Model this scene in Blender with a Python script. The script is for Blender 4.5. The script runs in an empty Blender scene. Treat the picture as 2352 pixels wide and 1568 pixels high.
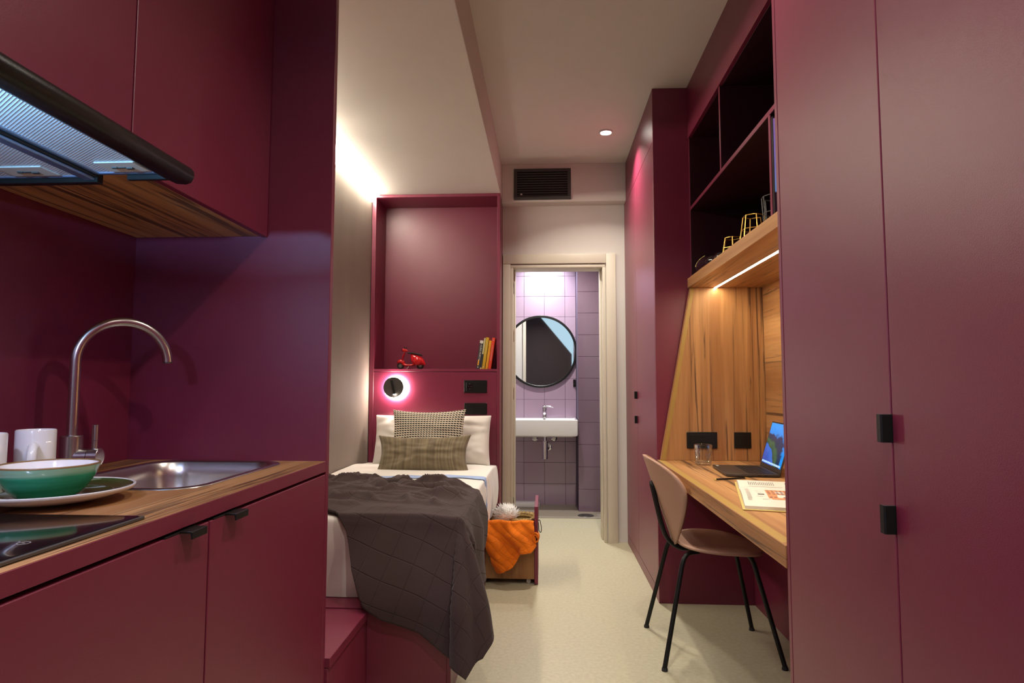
import bpy, bmesh, math, random
from mathutils import Vector, Matrix, noise
random.seed(7)
PI = math.pi
sc = bpy.context.scene
col = sc.collection

# ------------------------------------------------------------------ camera, world, exposure, lights
cam_d = bpy.data.cameras.new('camera'); cam = bpy.data.objects.new('camera', cam_d); col.objects.link(cam)
cam_d.sensor_width = 36.0; cam_d.lens = 36.0 * 1435.58 / 2352.0; cam_d.clip_start = 0.02
_p, _yw, _r = 0.0698, 0.0539, 0.0018
fwd = Vector((-math.sin(_yw) * math.cos(_p), math.cos(_yw) * math.cos(_p), math.sin(_p)))
rgt = Vector((math.cos(_yw), math.sin(_yw), 0)); upv = rgt.cross(fwd)
c_, s_ = math.cos(_r), math.sin(_r)
rx = rgt * c_ + upv * s_; ux = upv * c_ - rgt * s_
cam.matrix_world = Matrix(((rx.x, ux.x, -fwd.x, 0), (rx.y, ux.y, -fwd.y, 0), (rx.z, ux.z, -fwd.z, 1.13), (0, 0, 0, 1)))
sc.camera = cam
vs = sc.view_settings
sc.display_settings.display_device = 'sRGB'
vs.view_transform = 'Standard'; vs.look = 'None'; vs.gamma = 1.0; vs.use_curve_mapping = False
vs.exposure = 0.2
w = bpy.data.worlds.new('dusk'); sc.world = w; w.use_nodes = True
wb = w.node_tree.nodes['Background']; wb.inputs[0].default_value = (0.48, 0.68, 0.80, 1); wb.inputs[1].default_value = 1.0


def area(name, loc, size, power, color, direction=(0, 0, -1), spread=180, shape='DISK', size_y=None):
    l = bpy.data.lights.new(name, 'AREA'); l.energy = power; l.color = color; l.shape = shape; l.size = size
    if size_y: l.size_y = size_y
    l.spread = math.radians(spread)
    o = bpy.data.objects.new(name, l); col.objects.link(o); o.location = loc
    o.rotation_euler = Vector(direction).to_track_quat('-Z', 'Y').to_euler()
    return o


XL0 = -1.25
WARM = (1.0, 0.80, 0.56); NEUT = (1.0, 0.90, 0.78); COOL = (0.66, 0.62, 1.0)
area('downlight_lamp', (0.39, 3.95, 2.745), 0.07, 11, NEUT, spread=120)
area('downlight_lamp', (0.39, 1.75, 2.745), 0.07, 9, NEUT, spread=125)
area('downlight_lamp', (0.25, 0.35, 2.745), 0.07, 14, NEUT, spread=150)
area('downlight_lamp', (0.0, -1.0, 2.745), 0.07, 12, NEUT, spread=150)
area('bathroom_lamp', (-0.02, 5.86, 2.37), 0.06, 10, (0.93, 0.97, 1.0), spread=140)
area('bathroom_lamp', (0.05, 5.25, 2.37), 0.06, 16, (1.0, 0.93, 0.85), spread=150)
area('hood_lamp', (-0.92, 0.615, 1.5395), 0.07, 4.2, COOL, spread=180)
area('hood_lamp', (-0.90, 0.560, 1.520), 0.05, 24, (0.24, 0.58, 1.0), (0, 0.6, 0.8), 112)  # added upward fill without a seen source, brightens the hood filters
area('led_strip_lamp', (XL0 + 0.040, 3.14, 2.460), 0.05, 32, (1.0, 0.87, 0.68), (1, 0, -1), 125, 'RECTANGLE', 2.4)
side_fill = area('window_daylight', (-1.33, -1.1, 1.6), 1.15, 6, (0.62, 0.56, 1.0), (1, 0.25, -0.05), 170, 'RECTANGLE', 1.3)  # added violet fill at an unseen side window, tints the end panel

# ------------------------------------------------------------------ materials
MATS = {}


def nt_new(name):
    m = bpy.data.materials.new(name); m.use_nodes = True
    nt = m.node_tree; b = nt.nodes['Principled BSDF']
    MATS[name] = m
    return m, nt, b


def N(nt, t, **k):
    n = nt.nodes.new(t)
    for a, v in k.items(): setattr(n, a, v)
    return n


def S(r, g, b):
    f = lambda c: (c / 255 / 12.92) if c / 255 <= 0.04045 else ((c / 255 + 0.055) / 1.055) ** 2.4
    return (f(r), f(g), f(b), 1)


def mat(name, color, rough=0.5, metal=0.0, spec=0.5, bump=0.0, bscale=200.0, var=0.0, vscale=6.0, coat=0.0, sheen=0.0, stretch=None):
    """plain procedural material: base colour with a soft noise variation and a fine relief"""
    m, nt, b = nt_new(name)
    b.inputs['Roughness'].default_value = rough; b.inputs['Metallic'].default_value = metal
    b.inputs['Specular IOR Level'].default_value = spec; b.inputs['Coat Weight'].default_value = coat
    b.inputs['Sheen Weight'].default_value = sheen
    tc = N(nt, 'ShaderNodeTexCoord')
    vec = tc.outputs['Object']
    if stretch:
        mp = N(nt, 'ShaderNodeMapping'); mp.inputs['Scale'].default_value = stretch
        nt.links.new(vec, mp.inputs[0]); vec = mp.outputs[0]
    no = N(nt, 'ShaderNodeTexNoise'); no.inputs['Scale'].default_value = vscale; no.inputs['Detail'].default_value = 4
    nt.links.new(vec, no.inputs['Vector'])
    mx = N(nt, 'ShaderNodeMix', data_type='RGBA')
    c = color
    mx.inputs['A'].default_value = tuple(x * (1 - var) for x in c[:3]) + (1,)
    mx.inputs['B'].default_value = tuple(min(1, x * (1 + var)) for x in c[:3]) + (1,)
    nt.links.new(no.outputs['Fac'], mx.inputs['Factor']); nt.links.new(mx.outputs['Result'], b.inputs['Base Color'])
    if bump:
        n2 = N(nt, 'ShaderNodeTexNoise'); n2.inputs['Scale'].default_value = bscale; n2.inputs['Detail'].default_value = 3
        nt.links.new(vec, n2.inputs['Vector'])
        bp = N(nt, 'ShaderNodeBump'); bp.inputs['Strength'].default_value = bump; bp.inputs['Distance'].default_value = 0.002
        nt.links.new(n2.outputs['Fac'], bp.inputs['Height']); nt.links.new(bp.outputs[0], b.inputs['Normal'])
    return m


def emit(name, color, strength):
    m, nt, b = nt_new(name)
    b.inputs['Base Color'].default_value = (0.8, 0.8, 0.8, 1)
    b.inputs['Emission Color'].default_value = color; b.inputs['Emission Strength'].default_value = strength
    return m


def wood(name, axis, light=1.0, seed=0.0, rough=0.42, st=0.0):
    """oak-look laminate with long grain on the given axis, wide tone bands and dark streaks"""
    m, nt, b = nt_new(name)
    b.inputs['Roughness'].default_value = rough; b.inputs['Specular IOR Level'].default_value = 0.4
    tc = N(nt, 'ShaderNodeTexCoord')
    L = lambda s: tuple(0.045 * s * (1.0 if i == axis else 22.0) for i in range(3))

    def layer(scale, detail, lo, hi, off, along=1.0, dist=0.8):
        mp = N(nt, 'ShaderNodeMapping'); q = list(L(scale)); q[axis] *= along; mp.inputs['Scale'].default_value = q
        mp.inputs['Location'].default_value = (seed + off, seed * 2 + off, seed * 3)
        nt.links.new(tc.outputs['Object'], mp.inputs[0])
        no = N(nt, 'ShaderNodeTexNoise'); no.inputs['Scale'].default_value = 1.0; no.inputs['Detail'].default_value = detail
        no.inputs['Distortion'].default_value = dist; no.inputs['Roughness'].default_value = 0.6
        nt.links.new(mp.outputs[0], no.inputs['Vector'])
        r = N(nt, 'ShaderNodeMapRange'); r.inputs['From Min'].default_value = lo; r.inputs['From Max'].default_value = hi
        nt.links.new(no.outputs['Fac'], r.inputs['Value'])
        return r.outputs[0], no.outputs['Fac']
    band, _ = layer(9, 4, 0.36, 0.64, 0.0)
    fine, fr = layer(55, 5, 0.25, 0.75, 3.1)
    streak, _ = layer(36, 6, 0.550 - st, 0.635 - st, 7.7, 0.55, 1.6)
    patch, _ = layer(6, 2, 0.45 - 2 * st, 0.55 - 2 * st, 12.3)
    k = light
    m1 = N(nt, 'ShaderNodeMix', data_type='RGBA')
    m1.inputs['A'].default_value = (0.38 * k, 0.175 * k, 0.066 * k, 1); m1.inputs['B'].default_value = (0.60 * k, 0.330 * k, 0.140 * k, 1)
    nt.links.new(band, m1.inputs['Factor'])
    m2 = N(nt, 'ShaderNodeMix', data_type='RGBA', blend_type='MULTIPLY'); m2.inputs['Factor'].default_value = 0.5
    g = N(nt, 'ShaderNodeMix', data_type='RGBA'); g.inputs['A'].default_value = (0.55, 0.5, 0.45, 1); g.inputs['B'].default_value = (1.1, 1.08, 1.05, 1)
    nt.links.new(fine, g.inputs['Factor'])
    nt.links.new(m1.outputs['Result'], m2.inputs['A']); nt.links.new(g.outputs['Result'], m2.inputs['B'])
    m3 = N(nt, 'ShaderNodeMix', data_type='RGBA'); m3.inputs['B'].default_value = (0.11 * k, 0.055 * k, 0.03 * k, 1)
    mt = N(nt, 'ShaderNodeMath', operation='MULTIPLY'); mt.inputs[1].default_value = 0.95
    mk = N(nt, 'ShaderNodeMath', operation='MULTIPLY'); nt.links.new(streak, mk.inputs[0]); nt.links.new(patch, mk.inputs[1])
    nt.links.new(mk.outputs[0], mt.inputs[0]); nt.links.new(mt.outputs[0], m3.inputs['Factor'])
    nt.links.new(m2.outputs['Result'], m3.inputs['A']); nt.links.new(m3.outputs['Result'], b.inputs['Base Color'])
    bp = N(nt, 'ShaderNodeBump'); bp.inputs['Strength'].default_value = 0.12; bp.inputs['Distance'].default_value = 0.001
    nt.links.new(fr, bp.inputs['Height']); nt.links.new(bp.outputs[0], b.inputs['Normal'])
    return m


BURG = mat('burgundy_laminate', (0.178, 0.018, 0.048, 1), rough=0.34, spec=0.6, bump=0.18, bscale=900, var=0.04)
PLAST = mat('white_plaster', (0.67, 0.645, 0.60, 1), rough=0.85, bump=0.1, bscale=60, var=0.03)
TAUPE = mat('taupe_limewash', (0.235, 0.19, 0.16, 1), rough=0.75, bump=0.12, bscale=30, var=0.13, vscale=3, stretch=(1, 2.2, 0.7))
PAINT = mat('cream_paint', (0.66, 0.61, 0.50, 1), rough=0.45)
BURG_SHADE = mat('deep_burgundy_interior', (0.030, 0.004, 0.009, 1), rough=0.42, spec=0.35, bump=0.15, bscale=900)  # darker copy of the burgundy, shade of the bays put into the colour
BLACK = mat('black_metal', (0.007, 0.007, 0.007, 1), rough=0.45, spec=0.3, bump=0.1, bscale=500)
BLACKP = mat('black_plastic', (0.009, 0.0085, 0.008, 1), rough=0.33, spec=0.35, bump=0.15, bscale=700)
GLOSSB = mat('glossy_black', (0.006, 0.006, 0.007, 1), rough=0.12, coat=0.5)
STEEL = mat('brushed_steel', (0.62, 0.60, 0.58, 1), rough=0.26, metal=1.0, bump=0.05, bscale=300, stretch=(1, 1, 12))
CHROME = mat('chrome', (0.80, 0.80, 0.80, 1), rough=0.07, metal=1.0)
GREYM = mat('grey_metal', (0.10, 0.095, 0.09, 1), rough=0.45, metal=0.6)
CERAM = mat('white_ceramic', (0.80, 0.80, 0.80, 1), rough=0.12, coat=0.4, var=0.01)
WHITE = mat('white_plastic', (0.7, 0.7, 0.7, 1), rough=0.5)
SHEET = mat('white_cotton', (0.74, 0.71, 0.66, 1), rough=0.9, bump=0.35, bscale=45, sheen=0.2, var=0.02)
BLUEB = mat('pale_blue_cotton', (0.30, 0.40, 0.64, 1), rough=0.9, bump=0.2, bscale=120)
LINEN = None
PINK = mat('dusty_pink_plywood', (0.44, 0.26, 0.185, 1), rough=0.5, bump=0.05, bscale=400, var=0.03)
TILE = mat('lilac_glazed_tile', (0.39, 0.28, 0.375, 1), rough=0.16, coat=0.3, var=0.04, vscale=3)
GROUT = mat('dark_lilac_grout', (0.09, 0.06, 0.11, 1), rough=0.9, bump=0.2)
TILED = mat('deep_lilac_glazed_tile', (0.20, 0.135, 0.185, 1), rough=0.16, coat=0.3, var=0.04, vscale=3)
WORK = wood('oak_worktop', 1, 0.80, 1.0, st=.05)
DESKW = wood('oak_desk_long_grain', 1, 1.0, 4.0)
DESKV = wood('oak_upright_grain', 2, 1.0, 9.3, st=.02)
DRAWW = wood('oak_drawer_upright_grain', 2, 0.75, 2.2)
UNDERW = wood('oak_underside', 1, 1.15, 6.1, st=.05)
EDGEY = mat('honey_edge_band', (0.42, 0.27, 0.07, 1), rough=0.4, var=0.08, vscale=20)
MIRROR = mat('mirror_silver', (0.85, 0.87, 0.88, 1), rough=0.02, metal=1.0)
DARKIN = mat('dark_void', (0.004, 0.004, 0.004, 1), rough=0.9)
GOLD = mat('gold_wire', (0.85, 0.55, 0.13, 1), rough=0.28, metal=1.0)
REDP = mat('red_lacquer', (0.62, 0.012, 0.015, 1), rough=0.22, coat=0.6)
RUBBER = mat('black_rubber', (0.015, 0.015, 0.016, 1), rough=0.7)
LED_W = emit('led_warm_white', (1.0, 0.89, 0.72, 1), 38)
LED_D = emit('led_desk_white', (1.0, 0.83, 0.56, 1), 70)
LED_R = emit('led_lamp_ring', (1.0, 0.86, 0.74, 1), 110)
LED_C = emit('led_ceiling_lens', (1.0, 0.93, 0.82, 1), 40)


def floor_mat():
    m, nt, b = nt_new('speckled_beige_vinyl')
    b.inputs['Roughness'].default_value = 0.42; b.inputs['Specular IOR Level'].default_value = 0.35
    tc = N(nt, 'ShaderNodeTexCoord')
    v = N(nt, 'ShaderNodeTexVoronoi'); v.inputs['Scale'].default_value = 130
    no = N(nt, 'ShaderNodeTexNoise'); no.inputs['Scale'].default_value = 60; no.inputs['Detail'].default_value = 5
    for n in (v, no): nt.links.new(tc.outputs['Object'], n.inputs['Vector'])
    r = N(nt, 'ShaderNodeValToRGB'); e = r.color_ramp.elements
    e[0].position = 0.0; e[0].color = (0.30, 0.27, 0.20, 1); e[1].position = 0.22; e[1].color = (0.49, 0.457, 0.318, 1)
    nt.links.new(v.outputs['Distance'], r.inputs[0])
    mx = N(nt, 'ShaderNodeMix', data_type='RGBA', blend_type='MULTIPLY'); mx.inputs['Factor'].default_value = 0.5
    r2 = N(nt, 'ShaderNodeValToRGB'); e = r2.color_ramp.elements
    e[0].position = 0.3; e[0].color = (0.80, 0.80, 0.80, 1); e[1].position = 0.65; e[1].color = (1.1, 1.1, 1.1, 1)
    nt.links.new(no.outputs['Fac'], r2.inputs[0]); nt.links.new(r.outputs[0], mx.inputs['A']); nt.links.new(r2.outputs[0], mx.inputs['B'])
    nt.links.new(mx.outputs['Result'], b.inputs['Base Color'])
    return m


FLOORM = floor_mat()


def knit(name, c1, rough=0.95, grid=0.088, ang=0.35, rib=True):
    """knitted cloth: a raised square grid and, on the last 6 cm (uv v > 1), ribbing"""
    m, nt, b = nt_new(name)
    b.inputs['Roughness'].default_value = rough; b.inputs['Sheen Weight'].default_value = 0.12; b.inputs['Specular IOR Level'].default_value = 0.15
    uv = N(nt, 'ShaderNodeUVMap'); uv.uv_map = 'flat'
    mp = N(nt, 'ShaderNodeMapping'); mp.inputs['Scale'].default_value = (1 / grid,) * 3; mp.inputs['Rotation'].default_value = (0, 0, ang)
    nt.links.new(uv.outputs[0], mp.inputs[0])
    sp = N(nt, 'ShaderNodeSeparateXYZ'); nt.links.new(mp.outputs[0], sp.inputs[0])
    hs = []
    for ax in ('X', 'Y'):
        f = N(nt, 'ShaderNodeMath', operation='PINGPONG'); f.inputs[1].default_value = 0.5; nt.links.new(sp.outputs[ax], f.inputs[0])
        r = N(nt, 'ShaderNodeMapRange', interpolation_type='SMOOTHSTEP'); r.inputs['From Max'].default_value = 0.035
        nt.links.new(f.outputs[0], r.inputs[0]); hs.append(r.outputs[0])
    mn = N(nt, 'ShaderNodeMath', operation='MINIMUM'); nt.links.new(hs[0], mn.inputs[0]); nt.links.new(hs[1], mn.inputs[1])
    no = N(nt, 'ShaderNodeTexNoise'); no.inputs['Scale'].default_value = 380; nt.links.new(uv.outputs[0], no.inputs['Vector'])
    ad = N(nt, 'ShaderNodeMath', operation='MULTIPLY_ADD'); ad.inputs[1].default_value = 0.6
    nt.links.new(no.outputs['Fac'], ad.inputs[0]); nt.links.new(mn.outputs[0], ad.inputs[2])
    bp = N(nt, 'ShaderNodeBump'); bp.inputs['Strength'].default_value = 0.7; bp.inputs['Distance'].default_value = 0.003
    nt.links.new(ad.outputs[0], bp.inputs['Height']); nt.links.new(bp.outputs[0], b.inputs['Normal'])
    mx = N(nt, 'ShaderNodeMix', data_type='RGBA'); mx.inputs['A'].default_value = tuple(x * 0.87 for x in c1[:3]) + (1,); mx.inputs['B'].default_value = c1
    nt.links.new(mn.outputs[0], mx.inputs['Factor'])
    m2 = N(nt, 'ShaderNodeMix', data_type='RGBA', blend_type='MULTIPLY'); m2.inputs['Factor'].default_value = 0.6
    r3 = N(nt, 'ShaderNodeMapRange'); r3.inputs['To Min'].default_value = 0.55; r3.inputs['To Max'].default_value = 1.35
    nt.links.new(no.outputs['Fac'], r3.inputs[0]); nt.links.new(mx.outputs['Result'], m2.inputs['A']); nt.links.new(r3.outputs[0], m2.inputs['B'])
    nt.links.new(m2.outputs['Result'], b.inputs['Base Color'])
    return m


BROWNK = knit('brown_knit', (0.056, 0.036, 0.036, 1))
ORANGEK = knit('orange_knit', (0.85, 0.20, 0.012, 1), grid=0.045, ang=0.6)


def striped_linen():
    m, nt, b = nt_new('olive_striped_linen')
    b.inputs['Roughness'].default_value = 0.92; b.inputs['Sheen Weight'].default_value = 0.2
    uv = N(nt, 'ShaderNodeUVMap'); uv.uv_map = 'flat'
    mp = N(nt, 'ShaderNodeMapping'); mp.inputs['Scale'].default_value = (26, 0.6, 1); nt.links.new(uv.outputs[0], mp.inputs[0])
    no = N(nt, 'ShaderNodeTexNoise'); no.inputs['Scale'].default_value = 2.2; no.inputs['Detail'].default_value = 2; nt.links.new(mp.outputs[0], no.inputs['Vector'])
    r = N(nt, 'ShaderNodeValToRGB'); e = r.color_ramp.elements
    e[0].position = 0.38; e[0].color = (0.135, 0.104, 0.062, 1); e[1].position = 0.62; e[1].color = (0.215, 0.172, 0.102, 1)
    nt.links.new(no.outputs['Fac'], r.inputs[0]); nt.links.new(r.outputs[0], b.inputs['Base Color'])
    n2 = N(nt, 'ShaderNodeTexNoise'); n2.inputs['Scale'].default_value = 500; nt.links.new(uv.outputs[0], n2.inputs['Vector'])
    bp = N(nt, 'ShaderNodeBump'); bp.inputs['Strength'].default_value = 0.4; bp.inputs['Distance'].default_value = 0.001
    nt.links.new(n2.outputs['Fac'], bp.inputs['Height']); nt.links.new(bp.outputs[0], b.inputs['Normal'])
    return m


def dashed_knit():
    """cream and black woven cushion: rows of short slanted dashes"""
    m, nt, b = nt_new('cream_black_weave')
    b.inputs['Roughness'].default_value = 0.95
    uv = N(nt, 'ShaderNodeUVMap'); uv.uv_map = 'flat'
    sp = N(nt, 'ShaderNodeSeparateXYZ'); nt.links.new(uv.outputs[0], sp.inputs[0])
    row = N(nt, 'ShaderNodeMath', operation='MULTIPLY'); row.inputs[1].default_value = 62; nt.links.new(sp.outputs['Y'], row.inputs[0])
    fr = N(nt, 'ShaderNodeMath', operation='FRACT'); nt.links.new(row.outputs[0], fr.inputs[0])
    cx = N(nt, 'ShaderNodeMath', operation='MULTIPLY_ADD'); cx.inputs[1].default_value = 52; nt.links.new(sp.outputs['X'], cx.inputs[0])
    sl = N(nt, 'ShaderNodeMath', operation='MULTIPLY'); sl.inputs[1].default_value = 0.9; nt.links.new(fr.outputs[0], sl.inputs[0]); nt.links.new(sl.outputs[0], cx.inputs[2])
    fx = N(nt, 'ShaderNodeMath', operation='FRACT'); nt.links.new(cx.outputs[0], fx.inputs[0])
    a1 = N(nt, 'ShaderNodeMath', operation='GREATER_THAN'); a1.inputs[1].default_value = 0.40; nt.links.new(fr.outputs[0], a1.inputs[0])
    a2 = N(nt, 'ShaderNodeMath', operation='GREATER_THAN'); a2.inputs[1].default_value = 0.22; nt.links.new(fx.outputs[0], a2.inputs[0])
    mu = N(nt, 'ShaderNodeMath', operation='MULTIPLY'); nt.links.new(a1.outputs[0], mu.inputs[0]); nt.links.new(a2.outputs[0], mu.inputs[1])
    mx = N(nt, 'ShaderNodeMix', data_type='RGBA'); mx.inputs['A'].default_value = (0.74, 0.67, 0.53, 1); mx.inputs['B'].default_value = (0.014, 0.011, 0.009, 1)
    nt.links.new(mu.outputs[0], mx.inputs['Factor']); nt.links.new(mx.outputs['Result'], b.inputs['Base Color'])
    bp = N(nt, 'ShaderNodeBump', invert=True); bp.inputs['Strength'].default_value = 0.6; bp.inputs['Distance'].default_value = 0.003
    nt.links.new(mu.outputs[0], bp.inputs['Height']); nt.links.new(bp.outputs[0], b.inputs['Normal'])
    return m


LINEN = striped_linen(); WEAVE = dashed_knit()


def mesh_filter():
    m, nt, b = nt_new('aluminium_filter_mesh')
    b.inputs['Metallic'].default_value = 0.55; b.inputs['Roughness'].default_value = 0.42
    tc = N(nt, 'ShaderNodeTexCoord')
    v = N(nt, 'ShaderNodeTexVoronoi'); v.inputs['Scale'].default_value = 190; v.inputs['Randomness'].default_value = 0.0
    mp = N(nt, 'ShaderNodeMapping'); mp.inputs['Rotation'].default_value = (0, 0, 0.6); nt.links.new(tc.outputs['Object'], mp.inputs[0])
    nt.links.new(mp.outputs[0], v.inputs['Vector'])
    r = N(nt, 'ShaderNodeValToRGB'); e = r.color_ramp.elements
    e[0].position = 0.22; e[0].color = (0.12, 0.14, 0.16, 1); e[1].position = 0.40; e[1].color = (0.86, 0.89, 0.92, 1)
    nt.links.new(v.outputs['Distance'], r.inputs[0]); nt.links.new(r.outputs[0], b.inputs['Base Color'])
    bp = N(nt, 'ShaderNodeBump'); bp.inputs['Strength'].default_value = 0.8; bp.inputs['Distance'].default_value = 0.002
    nt.links.new(v.outputs['Distance'], bp.inputs['Height']); nt.links.new(bp.outputs[0], b.inputs['Normal'])
    return m


FILTER = mesh_filter()


def glaze():
    m, nt, b = nt_new('green_banded_glaze')
    b.inputs['Roughness'].default_value = 0.14; b.inputs['Coat Weight'].default_value = 0.3
    tc = N(nt, 'ShaderNodeTexCoord'); mp = N(nt, 'ShaderNodeMapping'); mp.inputs['Scale'].default_value = (4, 4, 60)
    nt.links.new(tc.outputs['Object'], mp.inputs[0])
    no = N(nt, 'ShaderNodeTexNoise'); no.inputs['Scale'].default_value = 1.2; no.inputs['Detail'].default_value = 5; nt.links.new(mp.outputs[0], no.inputs['Vector'])
    sp = N(nt, 'ShaderNodeSeparateXYZ'); nt.links.new(tc.outputs['Object'], sp.inputs[0])
    ad = N(nt, 'ShaderNodeMath', operation='MULTIPLY_ADD'); ad.inputs[1].default_value = 0.012; nt.links.new(no.outputs['Fac'], ad.inputs[0]); nt.links.new(sp.outputs['Z'], ad.inputs[2])
    r = N(nt, 'ShaderNodeValToRGB'); e = r.color_ramp.elements
    e[0].position = 0.3; e[0].color = (0.018, 0.26, 0.13, 1); e[1].position = 0.7; e[1].color = (0.06, 0.46, 0.28, 1)
    nt.links.new(no.outputs['Fac'], r.inputs[0])
    mr = N(nt, 'ShaderNodeMapRange'); mr.inputs['From Min'].default_value = 0.052; mr.inputs['From Max'].default_value = 0.058; nt.links.new(ad.outputs[0], mr.inputs[0])
    mx = N(nt, 'ShaderNodeMix', data_type='RGBA'); mx.inputs['B'].default_value = (0.30, 0.56, 0.38, 1)
    nt.links.new(mr.outputs[0], mx.inputs['Factor']); nt.links.new(r.outputs[0], mx.inputs['A']); nt.links.new(mx.outputs['Result'], b.inputs['Base Color'])
    return m


GLAZE = glaze()
GLAZEP = mat('olive_green_glaze', (0.045, 0.085, 0.022, 1), rough=0.1, coat=0.5, var=0.3, vscale=12)
STONEW = mat('cream_stoneware', (0.62, 0.56, 0.50, 1), rough=0.4)
BROWNR = mat('brown_rim_glaze', (0.22, 0.13, 0.05, 1), rough=0.3, var=0.4, vscale=60)
GLASSM, _nt, _b = nt_new('clear_glass')
_o = [n for n in _nt.nodes if n.type == 'OUTPUT_MATERIAL'][0]
_t = N(_nt, 'ShaderNodeBsdfTransparent'); _t.inputs[0].default_value = (0.95, 0.96, 0.94, 1)
_g = N(_nt, 'ShaderNodeBsdfGlossy'); _g.inputs['Roughness'].default_value = 0.08
_l = N(_nt, 'ShaderNodeLayerWeight'); _l.inputs['Blend'].default_value = 0.5
_f = N(_nt, 'ShaderNodeMath', operation='POWER'); _f.inputs[1].default_value = 1.05; _nt.links.new(_l.outputs['Facing'], _f.inputs[0])
_m = N(_nt, 'ShaderNodeMixShader'); _nt.links.new(_f.outputs[0], _m.inputs[0]); _nt.links.new(_t.outputs[0], _m.inputs[1]); _nt.links.new(_g.outputs[0], _m.inputs[2])
_nt.links.new(_m.outputs[0], _o.inputs[0])
SPACEG = mat('space_grey_aluminium', (0.075, 0.066, 0.062, 1), rough=0.38, metal=0.5)
KEYS = mat('black_keys', (0.01, 0.01, 0.012, 1), rough=0.5)
PAPER = mat('book_paper', (0.74, 0.71, 0.63, 1), rough=0.8, var=0.02)
INK = mat('grey_print', (0.16, 0.15, 0.14, 1), rough=0.8)
INKO = mat('orange_print', (0.66, 0.30, 0.14, 1), rough=0.8, var=0.15, vscale=60)
INKR = mat('dark_red_print', (0.16, 0.06, 0.07, 1), rough=0.8)
COVERY = mat('yellow_cover', (0.62, 0.50, 0.16, 1), rough=0.5)
STRAW = mat('woven_seagrass', (0.36, 0.24, 0.085, 1), rough=0.9, bump=1.0, bscale=90, var=0.45, vscale=60)
FLUFF = mat('white_fluff', (0.78, 0.78, 0.76, 1), rough=1.0, sheen=0.4)


def screen_mat():
    """laptop wallpaper: pale blue sky, dark ridge, green shore, deep blue water (uv in 0..1)"""
    m, nt, b = nt_new('lit_screen')
    uv = N(nt, 'ShaderNodeUVMap'); uv.uv_map = 'flat'
    sp = N(nt, 'ShaderNodeSeparateXYZ'); nt.links.new(uv.outputs[0], sp.inputs[0])
    no = N(nt, 'ShaderNodeTexNoise'); no.inputs['Scale'].default_value = 7; no.inputs['Detail'].default_value = 6; nt.links.new(uv.outputs[0], no.inputs['Vector'])
    ad = N(nt, 'ShaderNodeMath', operation='MULTIPLY_ADD'); ad.inputs[1].default_value = 0.16; nt.links.new(no.outputs['Fac'], ad.inputs[0])
    iv = N(nt, 'ShaderNodeMath', operation='SUBTRACT', use_clamp=True); iv.inputs[0].default_value = 0.75; nt.links.new(sp.outputs['Y'], iv.inputs[1])
    ix = N(nt, 'ShaderNodeMath', operation='MULTIPLY'); nt.links.new(iv.outputs[0], ix.inputs[0]); nt.links.new(sp.outputs['X'], ix.inputs[1])
    sl = N(nt, 'ShaderNodeMath', operation='MULTIPLY_ADD'); sl.inputs[1].default_value = 1.1; nt.links.new(ix.outputs[0], sl.inputs[0]); nt.links.new(sp.outputs['Y'], sl.inputs[2])
    nt.links.new(sl.outputs[0], ad.inputs[2])
    r = N(nt, 'ShaderNodeValToRGB'); e = r.color_ramp.elements
    e[0].position = 0.0; e[0].color = (0.004, 0.025, 0.15, 1); e[1].position = 1.0; e[1].color = (0.02, 0.28, 0.80, 1)
    for pos, c in ((0.40, (0.004, 0.075, 0.42, 1)), (0.56, (0.01, 0.12, 0.5, 1)), (0.585, (0.008, 0.05, 0.03, 1)), (0.66, (0.03, 0.10, 0.05, 1)), (0.72, (0.005, 0.03, 0.06, 1)), (0.80, (0.012, 0.03, 0.09, 1)), (0.825, (0.01, 0.22, 0.68, 1))):
        x = e.new(pos); x.color = c
    nt.links.new(ad.outputs[0], r.inputs[0])
    v = N(nt, 'ShaderNodeTexNoise'); v.inputs['Scale'].default_value = 22; nt.links.new(uv.outputs[0], v.inputs['Vector'])
    b.inputs['Base Color'].default_value = (0.01, 0.01, 0.01, 1); b.inputs['Roughness'].default_value = 0.1
    nt.links.new(r.outputs[0], b.inputs['Emission Color']); b.inputs['Emission Strength'].default_value = 1.1
    return m


def blue_gradient():
    m, nt, b = nt_new('dusk_sky_print')  # blue to violet gradient above a dark foot
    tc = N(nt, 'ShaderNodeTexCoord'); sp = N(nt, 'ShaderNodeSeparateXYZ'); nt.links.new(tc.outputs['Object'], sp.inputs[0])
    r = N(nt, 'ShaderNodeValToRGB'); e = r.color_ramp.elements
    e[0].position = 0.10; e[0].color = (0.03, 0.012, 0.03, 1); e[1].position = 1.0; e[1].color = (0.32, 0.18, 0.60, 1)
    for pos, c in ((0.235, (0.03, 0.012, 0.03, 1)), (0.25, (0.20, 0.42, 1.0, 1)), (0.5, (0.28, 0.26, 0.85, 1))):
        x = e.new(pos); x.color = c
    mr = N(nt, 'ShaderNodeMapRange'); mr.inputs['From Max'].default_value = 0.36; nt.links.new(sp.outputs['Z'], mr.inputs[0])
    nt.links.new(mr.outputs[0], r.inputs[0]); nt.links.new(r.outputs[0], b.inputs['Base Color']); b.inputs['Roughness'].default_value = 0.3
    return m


SCREEN = screen_mat(); BLUEV = blue_gradient()

# ------------------------------------------------------------------ mesh helpers
OFF = {}                                     # object name -> where its origin stands in the room


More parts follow.
